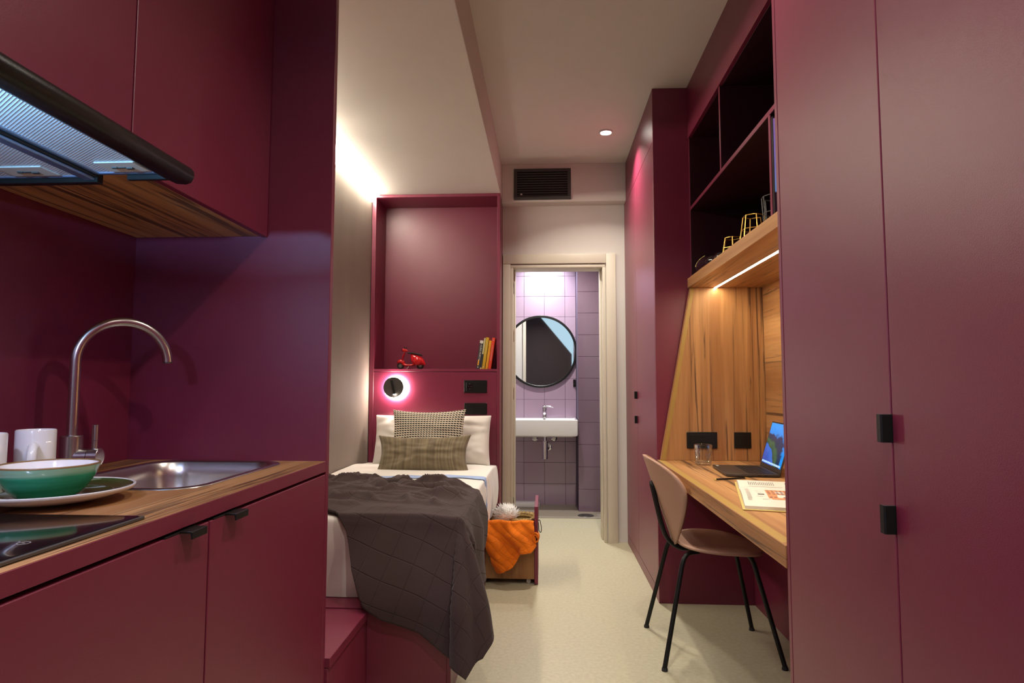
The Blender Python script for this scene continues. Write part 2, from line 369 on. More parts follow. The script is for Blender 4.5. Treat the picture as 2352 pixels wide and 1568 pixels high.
def put(name, bm, m, parent=None, base=None, smooth=35, uv=None):
    """link bm (room coordinates) as ONE mesh object; children keep their place relative to the parent's origin"""
    me = bpy.data.meshes.new(name)
    bmesh.ops.remove_doubles(bm, verts=bm.verts, dist=1e-6)
    if parent is not None:
        off = OFF[parent.name]
    else:
        if base is None:
            xs = [v.co.x for v in bm.verts]; ys = [v.co.y for v in bm.verts]; zs = [v.co.z for v in bm.verts]
            base = ((min(xs) + max(xs)) / 2, (min(ys) + max(ys)) / 2, min(zs))
        off = Vector(base)
    for v in bm.verts: v.co -= off
    bmesh.ops.recalc_face_normals(bm, faces=bm.faces)
    bm.to_mesh(me); bm.free()
    for m_ in (m if isinstance(m, (list, tuple)) else [m]): me.materials.append(m_)
    if smooth:
        me.polygons.foreach_set('use_smooth', [True] * len(me.polygons))
        me.set_sharp_from_angle(angle=math.radians(smooth))
    o = bpy.data.objects.new(name, me); col.objects.link(o)
    if parent is not None: o.parent = parent
    else: o.location = off
    OFF[o.name] = off
    return o


def thing(name, label, cat, loc, group=None):
    o = bpy.data.objects.new(name, None); col.objects.link(o); o.location = loc
    o.empty_display_size = 0.05
    o['label'] = label; o['category'] = cat
    if group: o['group'] = group
    OFF[o.name] = Vector(loc)
    return o


def tag(o, label, cat, group=None):
    o['label'] = label; o['category'] = cat
    if group: o['group'] = group
    return o


def struct(o):
    o['kind'] = 'structure'
    return o


def box(bm, x0, x1, y0, y1, z0, z1, bev=0.0, seg=1):
    vs_ = [bm.verts.new((x, y, z)) for x in (x0, x1) for y in (y0, y1) for z in (z0, z1)]
    fs = [bm.faces.new([vs_[i] for i in q]) for q in ((0, 1, 3, 2), (4, 6, 7, 5), (0, 4, 5, 1), (2, 3, 7, 6), (0, 2, 6, 4), (1, 5, 7, 3))]
    if bev:
        es = list({e for f in fs for e in f.edges})
        bmesh.ops.bevel(bm, geom=es, offset=bev, segments=seg, profile=0.5, affect='EDGES')


def bx(name, d, m, parent=None, bev=0.0012, seg=1):
    bm = bmesh.new()
    for q in (d if isinstance(d[0], (list, tuple)) else [d]): box(bm, *q, bev=bev, seg=seg)
    return put(name, bm, m, parent)


def prism(bm, pts, axis, a0, a1, bev=0.0, seg=1):
    """polygon pts (two coordinates) pushed along axis from a0 to a1"""
    def P(p, a):
        q = list(p); q.insert(axis, a); return q
    lo = [bm.verts.new(P(p, a0)) for p in pts]; hi = [bm.verts.new(P(p, a1)) for p in pts]
    n = len(pts); fs = [bm.faces.new(lo[::-1]), bm.faces.new(hi)]
    for i in range(n): fs.append(bm.faces.new((lo[i], lo[(i + 1) % n], hi[(i + 1) % n], hi[i])))
    if bev:
        bmesh.ops.bevel(bm, geom=list({e for f in fs[:2] for e in f.edges}), offset=bev, segments=seg, profile=0.5, affect='EDGES')


def lathe(bm, prof, cx, cy, cz, n=32, axis='z', M=None):
    rows = []
    for r, h in prof:
        ring = []
        for i in range(n if r > 1e-6 else 1):
            a = 2 * PI * i / n
            p = Vector((r * math.cos(a), r * math.sin(a), h))
            if M is not None: p = M @ p
            ring.append(bm.verts.new(p + Vector((cx, cy, cz))))
        rows.append(ring)
    for a, b in zip(rows, rows[1:]):
        for i in range(n):
            j = (i + 1) % n
            if len(a) == 1 and len(b) == 1: continue
            if len(a) == 1: bm.faces.new((a[0], b[j], b[i]))
            elif len(b) == 1: bm.faces.new((a[i], a[j], b[0]))
            else: bm.faces.new((a[i], a[j], b[j], b[i]))


def aim(d):
    return Vector(d).to_track_quat('Z', 'Y').to_matrix()


def cyl(bm, p0, p1, r, n=20, r1=None, bev=0.0):
    p0, p1 = Vector(p0), Vector(p1); L = (p1 - p0).length; r1 = r if r1 is None else r1
    prof = [(0, 0), (r - bev, 0), (r, bev), (r1, L - bev), (r1 - bev, L), (0, L)] if bev else [(0, 0), (r, 0), (r1, L), (0, L)]
    lathe(bm, prof, p0.x, p0.y, p0.z, n, M=aim(p1 - p0))


def tube(bm, pts, r, n=10, closed=False, radii=None):
    pts = [Vector(p) for p in pts]; k = len(pts)
    t0 = (pts[1] - pts[0]).normalized()
    nrm = t0.orthogonal().normalized(); rows = []; prev = t0
    for i, p in enumerate(pts):
        if closed: t = (pts[(i + 1) % k] - pts[i - 1]).normalized()
        else: t = (pts[min(i + 1, k - 1)] - pts[max(i - 1, 0)]).normalized()
        q = prev.rotation_difference(t); nrm = (q @ nrm); nrm = (nrm - t * nrm.dot(t)).normalized(); prev = t
        bn = t.cross(nrm); rr = radii[i] if radii else r
        rows.append([bm.verts.new(p + (nrm * math.cos(2 * PI * j / n) + bn * math.sin(2 * PI * j / n)) * rr) for j in range(n)])
    for i in range(k if closed else k - 1):
        a, b = rows[i], rows[(i + 1) % k]
        sh = 0
        if closed and i == k - 1:
            sh = min(range(n), key=lambda s: (a[0].co - b[s].co).length)
        for j in range(n):
            bm.faces.new((a[j], a[(j + 1) % n], b[(j + 1 + sh) % n], b[(j + sh) % n]))
    if not closed:
        bm.faces.new(rows[0][::-1]); bm.faces.new(rows[-1])


def rounded(pts, r, n=6):
    """round the corners of a 3D polyline"""
    pts = [Vector(p) for p in pts]; out = [pts[0]]
    for i in range(1, len(pts) - 1):
        a, b, c = pts[i - 1], pts[i], pts[i + 1]
        d1 = min(r, (a - b).length * 0.49); d2 = min(r, (c - b).length * 0.49)
        p, q = b + (a - b).normalized() * d1, b + (c - b).normalized() * d2
        for k in range(n + 1):
            t = k / n; out.append(p * (1 - t) ** 2 + b * 2 * t * (1 - t) + q * t * t)
    out.append(pts[-1]); return out


def rrect(x0, x1, y0, y1, r, n=6):
    out = []
    for cx, cy, a0 in ((x1 - r, y1 - r, 0), (x0 + r, y1 - r, PI / 2), (x0 + r, y0 + r, PI), (x1 - r, y0 + r, 1.5 * PI)):
        for k in range(n + 1):
            a = a0 + PI / 2 * k / n; out.append((cx + r * math.cos(a), cy + r * math.sin(a)))
    return out


def rings(bm, loops, cap0=True, cap1=True):
    rows = [[bm.verts.new(p) for p in L] for L in loops]
    n = len(rows[0])
    for a, b in zip(rows, rows[1:]):
        for i in range(n): bm.faces.new((a[i], a[(i + 1) % n], b[(i + 1) % n], b[i]))
    if cap0: bm.faces.new(rows[0][::-1])
    if cap1: bm.faces.new(rows[-1])


def sheet(bm, fn, nu, nv, uvfn=None):
    """grid surface fn(u, v) -> point, u and v in 0..1, with flat uvs"""
    g = [[bm.verts.new(fn(i / nu, j / nv)) for j in range(nv + 1)] for i in range(nu + 1)]
    lay = bm.loops.layers.uv.new('flat') if uvfn else None
    for i in range(nu):
        for j in range(nv):
            f = bm.faces.new((g[i][j], g[i + 1][j], g[i + 1][j + 1], g[i][j + 1]))
            if lay:
                for lp, (a, b) in zip(f.loops, ((i, j), (i + 1, j), (i + 1, j + 1), (i, j + 1))): lp[lay].uv = uvfn(a / nu, b / nv)


def solid(o, t, offset=0.0):
    md = o.modifiers.new('thickness', 'SOLIDIFY'); md.thickness = t; md.offset = offset
    return o


def sub(o, n=1):
    md = o.modifiers.new('smooth', 'SUBSURF'); md.levels = n; md.render_levels = n
    return o


def smooth01(t):
    t = max(0.0, min(1.0, t)); return t * t * (3 - 2 * t)


def lerp(a, b, t): return a + (b - a) * t


def poly_at(pts, t):
    """point at fraction t of a polyline, by length"""
    L = [0]
    for a, b in zip(pts, pts[1:]): L.append(L[-1] + math.dist(a, b))
    d = t * L[-1]
    for i in range(len(pts) - 1):
        if d <= L[i + 1] or i == len(pts) - 2:
            k = (d - L[i]) / max(1e-9, L[i + 1] - L[i]); return tuple(lerp(x, y, k) for x, y in zip(pts[i], pts[i + 1]))


def text(name, body, size, m, parent, M):
    c = bpy.data.curves.new(name, 'FONT'); c.body = body; c.size = size; c.align_x = 'CENTER'; c.align_y = 'CENTER'; c.extrude = 0.0001
    c.materials.append(m)
    o = bpy.data.objects.new(name, c); col.objects.link(o); o.parent = parent
    me = o.to_mesh().copy() if False else bpy.data.meshes.new_from_object(o); bpy.data.objects.remove(o)
    o = bpy.data.objects.new(name, me); col.objects.link(o); o.parent = parent
    M = M.copy(); M.translation -= OFF[parent.name]; o.matrix_local = M
    return o


# ------------------------------------------------------------------ the room shell
XL, XK, XP, YP = -1.25, -1.30, -0.664, 1.88          # bed wall, kitchen wall, kitchen front, kitchen end panel
CZ, SZ = 2.76, 2.50                                  # ceiling, soffit
XW, XR = 0.587, 1.16                                 # wardrobe fronts, right wall
YB, YBW = 4.63, 6.025                                # door wall, bathroom tiled wall
fl = struct(bx('floor', (-1.6, 1.5, -2.1, 6.3, -0.1, 0.0), FLOORM, bev=0))
struct(bx('wall_left', [(-1.5, XL, 1.90, 4.9, 0, 3.0), (-1.5, XK, -0.45, 1.90, 0, 3.0), (-1.5, XK, -2.1, -1.75, 0, 3.0), (-1.5, XK, -1.75, -0.45, 0, 0.9), (-1.5, XK, -1.75, -0.45, 2.3, 3.0)], TAUPE, bev=0))
struct(bx('wall_right', (XR, 1.4, -2.1, 4.9, 0, 3.0), PLAST, bev=0))
wb_ = struct(bx('wall_back', [(-1.5, -0.322, 4.66, 4.78, 0, 3.0), (-0.322, -0.262, YB, 4.78, 0, 3.0), (0.442, XR + .2, YB, 4.78, 0, 3.0), (-0.262, 0.442, YB, 4.78, 2.026, 3.0)], PLAST, bev=0))
bx('bulkhead', (-0.322, XW, 4.52, YB, 2.475, CZ), PLAST, wb_, bev=0.002)
ce = struct(bx('ceiling', [(-1.5, 1.4, -2.1, 4.78, CZ, CZ + 0.15)], PLAST, bev=0))
bx('soffit', (XL, -0.322, 1.905, 4.66, SZ, CZ), PLAST, ce, bev=0.002)
# walls behind the camera: side window added for fill, high opening and drape invented for the mirror
struct(bx('wall_front', [(-1.5, -0.3, -2.1, -1.98, 0, 3.0), (1.0, 1.4, -2.1, -1.98, 0, 3.0), (-0.3, 1.0, -2.1, -1.98, 0, 1.0), (-0.3, 1.0, -2.1, -1.98, 2.74, 3.0)], PLAST, bev=0))
wn = struct(bx('window_1', [(-0.3, -0.25, -2.08, -2.0, 1.0, 2.74), (0.95, 1.0, -2.08, -2.0, 1.0, 2.74), (-0.25, 0.95, -2.08, -2.0, 1.0, 1.05), (-0.25, 0.95, -2.08, -2.0, 2.70, 2.74)], PAINT, bev=0.003))
bm = bmesh.new(); prism(bm, [(-0.9, 0.02), (0.58, 0.02), (0.58, 1.82), (-0.15, 2.70), (-0.9, 2.70)], 1, -1.972, -1.955, .002)
tag(put('drape', bm, mat('umber_drape', (0.055, 0.040, 0.042, 1), rough=0.8, bump=0.2, bscale=30)), 'dark umber drape with a slanted top edge on the wall behind the camera', 'curtain')
wn2 = struct(bx('window_2', [(-1.46, -1.38, -1.75, -1.70, 0.9, 2.3), (-1.46, -1.38, -0.50, -0.45, 0.9, 2.3), (-1.46, -1.38, -1.70, -0.50, 0.9, 0.95), (-1.46, -1.38, -1.70, -0.50, 2.25, 2.3)], PAINT, bev=0.003))

# bathroom shell
wt = struct(bx('wall_bathroom', (-1.1, 0.9, YBW, 6.2, 0, 2.5), GROUT, bev=0))
wc = struct(bx('wall_bathroom_pier', (0.292, 0.9, 5.717, YBW - 0.001, 0, 2.5), GROUT, bev=0))
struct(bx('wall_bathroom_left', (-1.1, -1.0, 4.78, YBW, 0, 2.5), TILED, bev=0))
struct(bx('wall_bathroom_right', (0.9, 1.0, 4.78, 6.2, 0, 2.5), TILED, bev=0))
struct(bx('ceiling_bathroom', (-1.1, 1.0, 4.78, 6.2, 2.4, 2.5), PLAST, bev=0))
bx('bathroom_floor', (-1.0, 0.9, 5.43, YBW, 0.0, 0.004), mat('grey_bathroom_floor', (0.30, 0.265, 0.215, 1), rough=0.5, bump=0.1, bscale=300, var=0.05), fl, bev=0)


def tiles(parent, m, x0, y, z0, z1, xs, g=0.0022):
    cache = {}
    z = z0
    zs = []
    while z < z1 - 0.01: zs.append((z, min(z + 0.1985, z1))); z += 0.1985
    for za, zb in zs:
        for xa, xb in zip(xs, xs[1:]):
            key = (round(xb - xa, 4), round(zb - za, 4))
            loc = Vector(((xa + xb) / 2, y, (za + zb) / 2)) - OFF[parent.name]
            if key not in cache:
                bm = bmesh.new(); hx, hz = (xb - xa) / 2 - g / 2, (zb - za) / 2 - g / 2
                box(bm, -hx, hx, -0.004, 0.006, -hz, hz, bev=0.0012)
                me = bpy.data.meshes.new('tile'); bmesh.ops.recalc_face_normals(bm, faces=bm.faces); bm.to_mesh(me); bm.free(); me.materials.append(m)
                cache[key] = me
            o = bpy.data.objects.new('tile', cache[key]); col.objects.link(o); o.parent = parent; o.location = loc


tiles(wt, TILE, -0.009 + 0.002, YBW - 0.004, 0.002, 2.4, (-0.606, -0.4075, -0.209, -0.012, 0.186, 0.290))
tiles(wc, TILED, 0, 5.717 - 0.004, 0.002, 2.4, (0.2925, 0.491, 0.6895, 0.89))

# the door frame in the back wall (the leaf is swung away inside the bathroom)
dr = bpy.data.objects.new('door_1', None); col.objects.link(dr); dr.location = (0.09, YB, 0); OFF['door_1'] = Vector((0.09, YB, 0)); struct(dr)
for nm, d in (('jamb', (-0.262, -0.241, 4.618, 4.80, 0, 2.005)), ('jamb', (0.421, 0.442, 4.618, 4.80, 0, 2.005)), ('head_jamb', (-0.262, 0.442, 4.618, 4.80, 2.005, 2.026)),
              ('architrave', (-0.318, -0.262, 4.612, 4.632, 0, 2.034)), ('architrave', (0.447, 0.519, 4.608, 4.632, 0, 2.106)), ('architrave', (-0.318, 0.447, 4.608, 4.632, 2.034, 2.106)),
              ('door_stop', (-0.241, -0.229, 4.70, 4.80, 0, 2.005)), ('door_stop', (0.409, 0.421, 4.70, 4.80, 0, 2.005))):
    bx(nm, d, PAINT, dr, bev=0.003, seg=2)
COPPER = mat('worn_hinge_plate', (0.33, 0.21, 0.13, 1), rough=0.4, metal=0.8)
for z, m_ in ((1.86, GREYM), (1.50, COPPER), (1.07, COPPER), (0.26, GREYM)):
    bm = bmesh.new(); prism(bm, [(y * 0.6 + 4.672, zz + z) for y, zz in rrect(-0.016, 0.016, -0.047, 0.047, 0.0155, 5)], 0, -0.243, -0.2375, 0.0008)
    cyl(bm, (-0.2375, 4.672, z + 0.03), (-0.2365, 4.672, z + 0.03), 0.004, 8); cyl(bm, (-0.2375, 4.672, z - 0.03), (-0.2365, 4.672, z - 0.03), 0.004, 8)
    box(bm, -0.2405, -0.236, 4.654, 4.666, z + 0.006, z + 0.026, bev=0.001)
    put('hinge_plate', bm, m_, dr)
# low white block at the left of the bathroom floor
struct(bx('trim_1', (-0.95, -0.06, 5.88, 6.015, 0.004, 0.045), CERAM, bev=0.006, seg=2))

# ------------------------------------------------------------------ kitchen
kp = tag(bx('end_panel', (XK + .0, XP, YP, YP + 0.025, 0, CZ), BURG, bev=0.0012), 'tall burgundy end panel closing the kitchen run beside the bed', 'panel')
tag(bx('backsplash', (XK + .0005, XK + 0.010, -0.1, YP, 0.9, 1.60), BURG, bev=0), 'burgundy splashback panel on the wall behind the kitchen sink and faucet', 'panel')


def upper(label, y0, y1):
    t = thing('wall_cabinet', label, 'cabinet', (-1.08, (y0 + y1) / 2, 1.59), 'wall cabinets over the kitchen worktop')
    bx('body', [(XK + .012, -0.886, y0 + .001, y0 + .018, 1.600, CZ - .002), (XK + .012, -0.886, y1 - .018, y1 - .001, 1.600, CZ - .002), (XK + .012, -0.886, y0 + .018, y1 - .018, 2.70, CZ - .002)], BURG, t, bev=0)
    bx('bottom_panel', (XK + .012, -0.886, y0 + .001, y1 - .001, 1.592, 1.609), UNDERW, t, bev=0.0008)
    bx('door', (-0.884, -0.866, y0 + .0025, y1 - .0025, 1.588, CZ - .006), BURG, t, bev=0.0012)


upper('burgundy wall cabinet above the range hood at the left', 0.60, 1.2325)
upper('burgundy wall cabinet over the sink, next to the tall end panel', 1.2325, YP - .001)


def lower(label, y0, y1, h0, h1):
    t = thing('base_cabinet', label, 'cabinet', (-0.98, (y0 + y1) / 2, 0), 'base cabinets under the kitchen worktop')
    bx('body', [(XK + .012, -0.686, y0 + .001, y0 + .018, 0.08, 0.866), (XK + .012, -0.686, y1 - .018, y1 - .001, 0.08, 0.866), (XK + .012, -0.686, y0 + .018, y1 - .018, 0.08, 0.10), (XK + .012, XK + .03, y0 + .018, y1 - .018, 0.10, 0.866)], BURG, t, bev=0)
    bx('plinth', (-0.74, -0.724, y0, y1, 0, 0.08), BURG, t, bev=0)
    d = bx('door', (-0.682, XP, y0 + .0025, y1 - .0025, 0.085, 0.8605), BURG, t, bev=0.0012)
    bm = bmesh.new()
    prism(bm, [(-0.690, 0.8640), (-0.642, 0.8640), (-0.640, 0.8625), (-0.640, 0.850), (-0.643, 0.850), (-0.643, 0.860), (-0.645, 0.861), (-0.690, 0.861)][::-1], 1, h0, h1, 0.0006)
    put('handle', bm, BLACK, d)
    bx('mounting_plate', (-0.672, -0.6635, h0 - .045, h1 + .005, 0.8606, 0.8632), BLACK, d, bev=0.0004)


lower('burgundy base cabinet under the black hob', 0.60, 1.2235, 1.122, 1.173)
lower('burgundy base cabinet under the steel sink, beside the end panel', 1.2235, YP - .001, 1.283, 1.337)

SX0, SX1, SY0, SY1 = -1.165, -0.768, 1.335, 1.862                     # sink outline
wk = thing('kitchen_worktop', 'wood-topped kitchen worktop with a burgundy front edge', 'worktop', (-0.98, 0.9, 0.868))
bm = bmesh.new()
outer = [(XK + .011, -0.1), (-0.6656, -0.1), (-0.6656, YP - .001), (XK + .011, YP - .001)]
hole = rrect(SX0 + .012, SX1 - .012, SY0 + .012, SY1 - .012, 0.075)
for zz in (0.9, 0.869):
    es = []
    for loop in (outer, hole):
        vs_ = [bm.verts.new((x, y, zz)) for x, y in loop]
        es += [bm.edges.new((vs_[i], vs_[(i + 1) % len(vs_)])) for i in range(len(vs_))]
    bmesh.ops.triangle_fill(bm, use_beauty=True, use_dissolve=False, edges=es)
for loop in (outer, hole):
    n = len(loop)
    for i in range(n):
        (xa, ya), (xb, yb) = loop[i], loop[(i + 1) % n]
        bm.faces.new([bm.verts.new(p) for p in ((xa, ya, .869), (xb, yb, .869), (xb, yb, .9), (xa, ya, .9))])
put('top', bm, WORK, wk)
bx('front_edge', (-0.6656, XP, -0.1, YP - .001, 0.868, 0.8995), BURG, wk, bev=0.0008)

# hob
hb = thing('induction_hob', 'black glass two-zone hob set in the worktop', 'hob', (-0.95, 0.80, 0.9))
bm = bmesh.new(); loops = [[(x, y, z) for x, y in rrect(-1.205 + i, -0.690 - i, 0.55 + i, 1.052 - i, 0.006)] for i, z in ((0, .9005), (0, .905), (.0025, .9068))]
rings(bm, loops); put('glass', bm, GLOSSB, hb)
bx('front_trim', (-0.690, -0.685, 0.55, 1.052, 0.9005, 0.9062), GREYM, hb, bev=0.001)
ZONE = mat('grey_zone_print', (0.30, 0.28, 0.27, 1), rough=0.3)
for cy, rr in ((0.86, 0.10), (0.68, 0.07)):
    bm = bmesh.new(); tube(bm, [(-0.93 + rr * math.cos(a), cy + rr * math.sin(a), 0.9066) for a in [2 * PI * i / 48 for i in range(48)]], 0.0006, 4, True); put('zone_ring', bm, ZONE, hb)
for yy in (0.80, 0.86):
    bm = bmesh.new(); tube(bm, [(-0.735 + 0.008 * math.cos(a), yy + 0.008 * math.sin(a), 0.9068) for a in [2 * PI * i / 20 for i in range(20)]], 0.0007, 4, True)
    box(bm, -0.737, -0.733, yy - .0006, yy + .0006, .9066, .9074); put('touch_key', bm, ZONE, hb)

# sink
sk = thing('kitchen_sink', 'inset stainless steel sink bowl beside the end panel', 'sink', (-0.975, 1.6, 0.75))
bm = bmesh.new()
lp = lambda i, z, r: [(x, y, z) for x, y in rrect(SX0 + i, SX1 - i, SY0 + i, SY1 - i, r, 8)]
rings(bm, [lp(0, .9005, .09), lp(.001, .9025, .09), lp(.006, .9035, .088), lp(.016, .9028, .08), lp(.021, .898, .078), lp(.026, .86, .075), lp(.034, .79, .07), lp(.05, .762, .06), lp(.08, .753, .045), lp(.17, .750, .03)], cap0=False)
put('bowl', bm, STEEL, sk, smooth=60)
bm = bmesh.new(); lathe(bm, [(0, .004), (.02, .004), (.024, .002), (.04, .004), (.044, .001), (.044, -.004)], -0.975, 1.6, 0.751, 28); put('drain', bm, CHROME, sk)

# kitchen faucet
fx, fy = -1.208, 1.545
fa = thing('kitchen_faucet', 'tall brushed steel swan-neck faucet behind the sink', 'faucet', (fx, fy, 0.9))
sd = Vector((0.643, 0.766, 0)); vd = Vector((0.985, 0.17, 0))
bm = bmesh.new(); lathe(bm, [(0, 0), (.028, 0), (.028, .004), (.0255, .006), (.0255, .098), (.024, .1), (0, .1)], fx, fy, .9, 32); put('base', bm, STEEL, fa)
bm = bmesh.new(); R = 0.109; zc = 1.190
pts = [Vector((fx, fy, z)) for z in (0.995, 1.05, 1.12, 1.18)] + [Vector((fx, fy, zc)) + sd * (R - R * math.cos(a)) + Vector((0, 0, R * math.sin(a))) for a in [math.radians(178) * i / 26 for i in range(27)]]
tube(bm, pts, 0.0125, 18); put('neck', bm, STEEL, fa, smooth=60)
e = pts[-1]; d = (pts[-1] - pts[-2]).normalized()
bm = bmesh.new(); cyl(bm, e, e + d * .004, .0115, 18); put('aerator', bm, GREYM, fa)
vb = Vector((fx, fy, 0.945)); ve = vb + vd * 0.070
bm = bmesh.new(); cyl(bm, vb + vd * .015, vb + vd * .044, .0215, 28); cyl(bm, vb + vd * .0448, ve, .0225, 28, bev=.001); put('valve', bm, STEEL, fa)
bm = bmesh.new(); cyl(bm, ve - vd * .014 + Vector((0, 0, .015)), ve - vd * .014 + Vector((0, 0, .042)), .0068, 14); cyl(bm, ve - vd * .014 + Vector((0, 0, .0425)), ve - vd * .014 + Vector((0, 0, .082)), .0072, 14, bev=.001); put('lever', bm, STEEL, fa)

# mugs
def mug(label, x, y, ang):
    t = thing('mug', label, 'mug', (x, y, 0.9), 'white mugs behind the green bowl')
    bm = bmesh.new(); h = .130; r = .038
    lathe(bm, [(0, .003), (r - .008, .003), (r - .006, 0), (r - .002, .002), (r, .008), (r, h - .002), (r - .0015, h), (r - .003, h - .002), (r - .004, .012), (r - .012, .007), (0, .007)], x, y, .9, 40); put('body', bm, CERAM, t, smooth=50)
    dx, dy = math.cos(ang), math.sin(ang)
    P = [(r - .003, .095), (r + .018, .096), (r + .030, .082), (r + .031, .060), (r + .022, .040), (r - .003, .034)]
    bm = bmesh.new(); tube(bm, rounded([(x + a * dx, y + a * dy, .9 + b) for a, b in P], .012, 4), .0095, 12); put('handle', bm, CERAM, t, smooth=60)


mug('white mug between the faucet and another mug, handle towards the room', -1.13, 1.34, -0.95)
mug('white mug half cut by the left edge, left of the other mug', -1.140, 1.222, -1.2)

# plate, bowl, knife
px_, py_ = -0.962, 1.190
pl = thing('dinner_plate', 'olive-glazed dinner plate with a cream underside under the green bowl', 'plate', (px_, py_, 0.9045))
Z0 = 0.9045
bm = bmesh.new(); lathe(bm, [(0, .003), (.07, .003), (.072, 0), (.078, .001), (.10, .006), (.135, .0175), (.1385, .0215), (.1385, .0232)], px_, py_, Z0, 64); put('underside', bm, STONEW, pl, smooth=60)
bm = bmesh.new(); lathe(bm, [(0, .0075), (.085, .008), (.092, .0105), (.10, .0125), (.103, .0140), (.106, .0138), (.130, .0225), (.1345, .0240)], px_, py_, Z0, 64); put('glazed_face', bm, GLAZEP, pl, smooth=60)
bm = bmesh.new(); lathe(bm, [(.1385, .0230), (.1390, .0245), (.1365, .0256), (.1340, .0243), (.1340, .0235)], px_, py_, Z0, 64); put('rim', bm, CERAM, pl, smooth=60)
bw = thing('green_bowl', 'green banded stoneware bowl with a white inside on the olive plate', 'bowl', (-0.958, 1.170, Z0 + .0085))
bz = Z0 + .0085
bm = bmesh.new(); lathe(bm, [(0, .0005), (.040, .0), (.052, .006), (.065, .020), (.077, .040), (.0835, .058), (.0845, .063)], -0.958, 1.170, bz, 64); put('outer_shell', bm, GLAZE, bw, smooth=70)
bm = bmesh.new(); lathe(bm, [(.0820, .063), (.080, .057), (.073, .040), (.062, .021), (.045, .008), (0, .006)], -0.958, 1.170, bz, 64); put('inner_glaze', bm, CERAM, bw, smooth=70)
bm = bmesh.new(); lathe(bm, [(.0846, .0622), (.0846, .0645), (.0835, .0652), (.0818, .0640), (.0818, .0625)], -0.958, 1.170, bz, 64); put('rim', bm, BROWNR, bw, smooth=70)
bm = bmesh.new()
rings(bm, [[(-1.015 + x * .985, 1.088 + x * .12 + s * .006 * k, Z0 + .0165 + z) for s, z in ((-1, 0), (1, 0), (1, .002), (-1, .002))] for x, k in ((0.045, .7), (0.03, 1.0), (-.05, .8), (-.075, .6))])
tag(put('knife', bm, STEEL), 'steel knife handle resting on the near left rim of the olive plate', 'knife')

# range hood
hd = thing('range_hood', 'black pull-out range hood with two lit mesh filters under the wall cabinet', 'range hood', (-1.05, 0.9, 1.545))
YH = 1.262
bx('body', [(XK + .012, -0.945, YH - .018, YH, 1.556, 1.591), (XK + .012, -0.945, 0.55, 0.56, 1.556, 1.591), (XK + .012, -1.27, 0.56, YH - .018, 1.556, 1.591), (-0.963, -0.945, 0.56, YH - .018, 1.566, 1.591)], BLACKP, hd, bev=0.001)
bm = bmesh.new()
prof = [(-0.798, 1.562), (-0.778, 1.553), (-0.757, 1.551), (-0.746, 1.555), (-0.740, 1.566), (-0.741, 1.578), (-0.748, 1.586), (-0.775, 1.592), (-0.798, 1.592)]
prism(bm, prof, 1, 0.50, YH - .006, 0.0015); put('front_bar', bm, BLACKP, hd, smooth=50)
bm = bmesh.new(); box(bm, -1.266, -0.966, 0.57, YH - .022, 1.5685, 1.572); put('filter', bm, FILTER, hd)
bm = bmesh.new(); box(bm, -0.942, -0.802, 0.57, YH - .022, 1.5745, 1.578); put('filter', bm, FILTER, hd)
BLUEM = mat('anodised_hood_rail', (0.30, 0.42, 0.62, 1), rough=0.35, metal=0.9)
bx('filter_frame', [(-1.27, -0.963, YH - .024, YH - .018, 1.566, 1.574), (-0.972, -0.950, 0.56, YH - .018, 1.560, 1.566)], BLUEM, hd)
bx('slide_rail', [(-0.946, -0.795, YH - .024, YH - .014, 1.572, 1.583), (-0.945, -0.936, 0.56, YH - .022, 1.571, 1.580)], BLUEM, hd)
bx('slide_bracket', [(-0.885, -0.79, YH - .012, YH - .002, 1.562, 1.576), (-0.93, -0.865, YH - .010, YH + .002, 1.578, 1.5885)], BLACKP, hd)
LABELM = mat('pale_label_plate', (0.62, 0.60, 0.55, 1), rough=0.5)
for x0, x1, zz in ((-1.115, -1.015, 1.5685), (-0.905, -0.822, 1.5745)):
    f = bx('latch_plate', (x0, x1, YH - .085, YH - .032, zz - .0022, zz - .0002), LABELM, hd)
    xm = (x0 + x1) / 2
    bx('latch', [(xm - .020, xm - .008, YH - .062, YH - .056, zz - .005, zz - .002), (xm - .008, xm + .008, YH - .060, YH - .054, zz - .004, zz - .002), (xm + .008, xm + .022, YH - .058, YH - .050, zz - .005, zz - .002)], GREYM, f, bev=.0005)
bx('switch_plate', (-0.962, -0.948, YH - .012, YH + .0008, 1.5575, 1.565), GREYM, hd, bev=.0005)
bx('lamp_lens', (-0.965, -0.875, 0.575, 0.655, 1.545, 1.556), emit('led_hood_lens', (0.75, 0.87, 1.0, 1), 14), hd)

# ------------------------------------------------------------------ bed and alcove
YA, ZP = 4.37, 0.31
al = thing('headboard_alcove', 'tall burgundy alcove unit with one shelf at the head of the bed', 'alcove', (-0.78, 4.5, 0))
AX0, AX1 = XL + .004, -0.322
bx('side_panel', (AX0, AX0 + .030, YA, 4.655, 0, SZ - .001), BURG, al); bx('side_panel', (AX1 - .020, AX1, YA, 4.655, 0, SZ - .001), BURG, al)
bx('top_panel', (AX0 + .030, AX1 - .020, YA, 4.655, SZ - .022, SZ - .001), BURG, al)
bx('back_panel', (AX0 + .030, AX1 - .020, 4.645, 4.655, 0, SZ - .022), BURG, al, bev=0)
bx('shelf', (AX0 + .030, AX1 - .020, YA + .001, 4.645, 1.225, 1.243), BURG, al)
bx('headboard', (AX0 + .030, AX1 - .020, YA + .003, YA + .022, 0.0, 1.222), BURG, al)

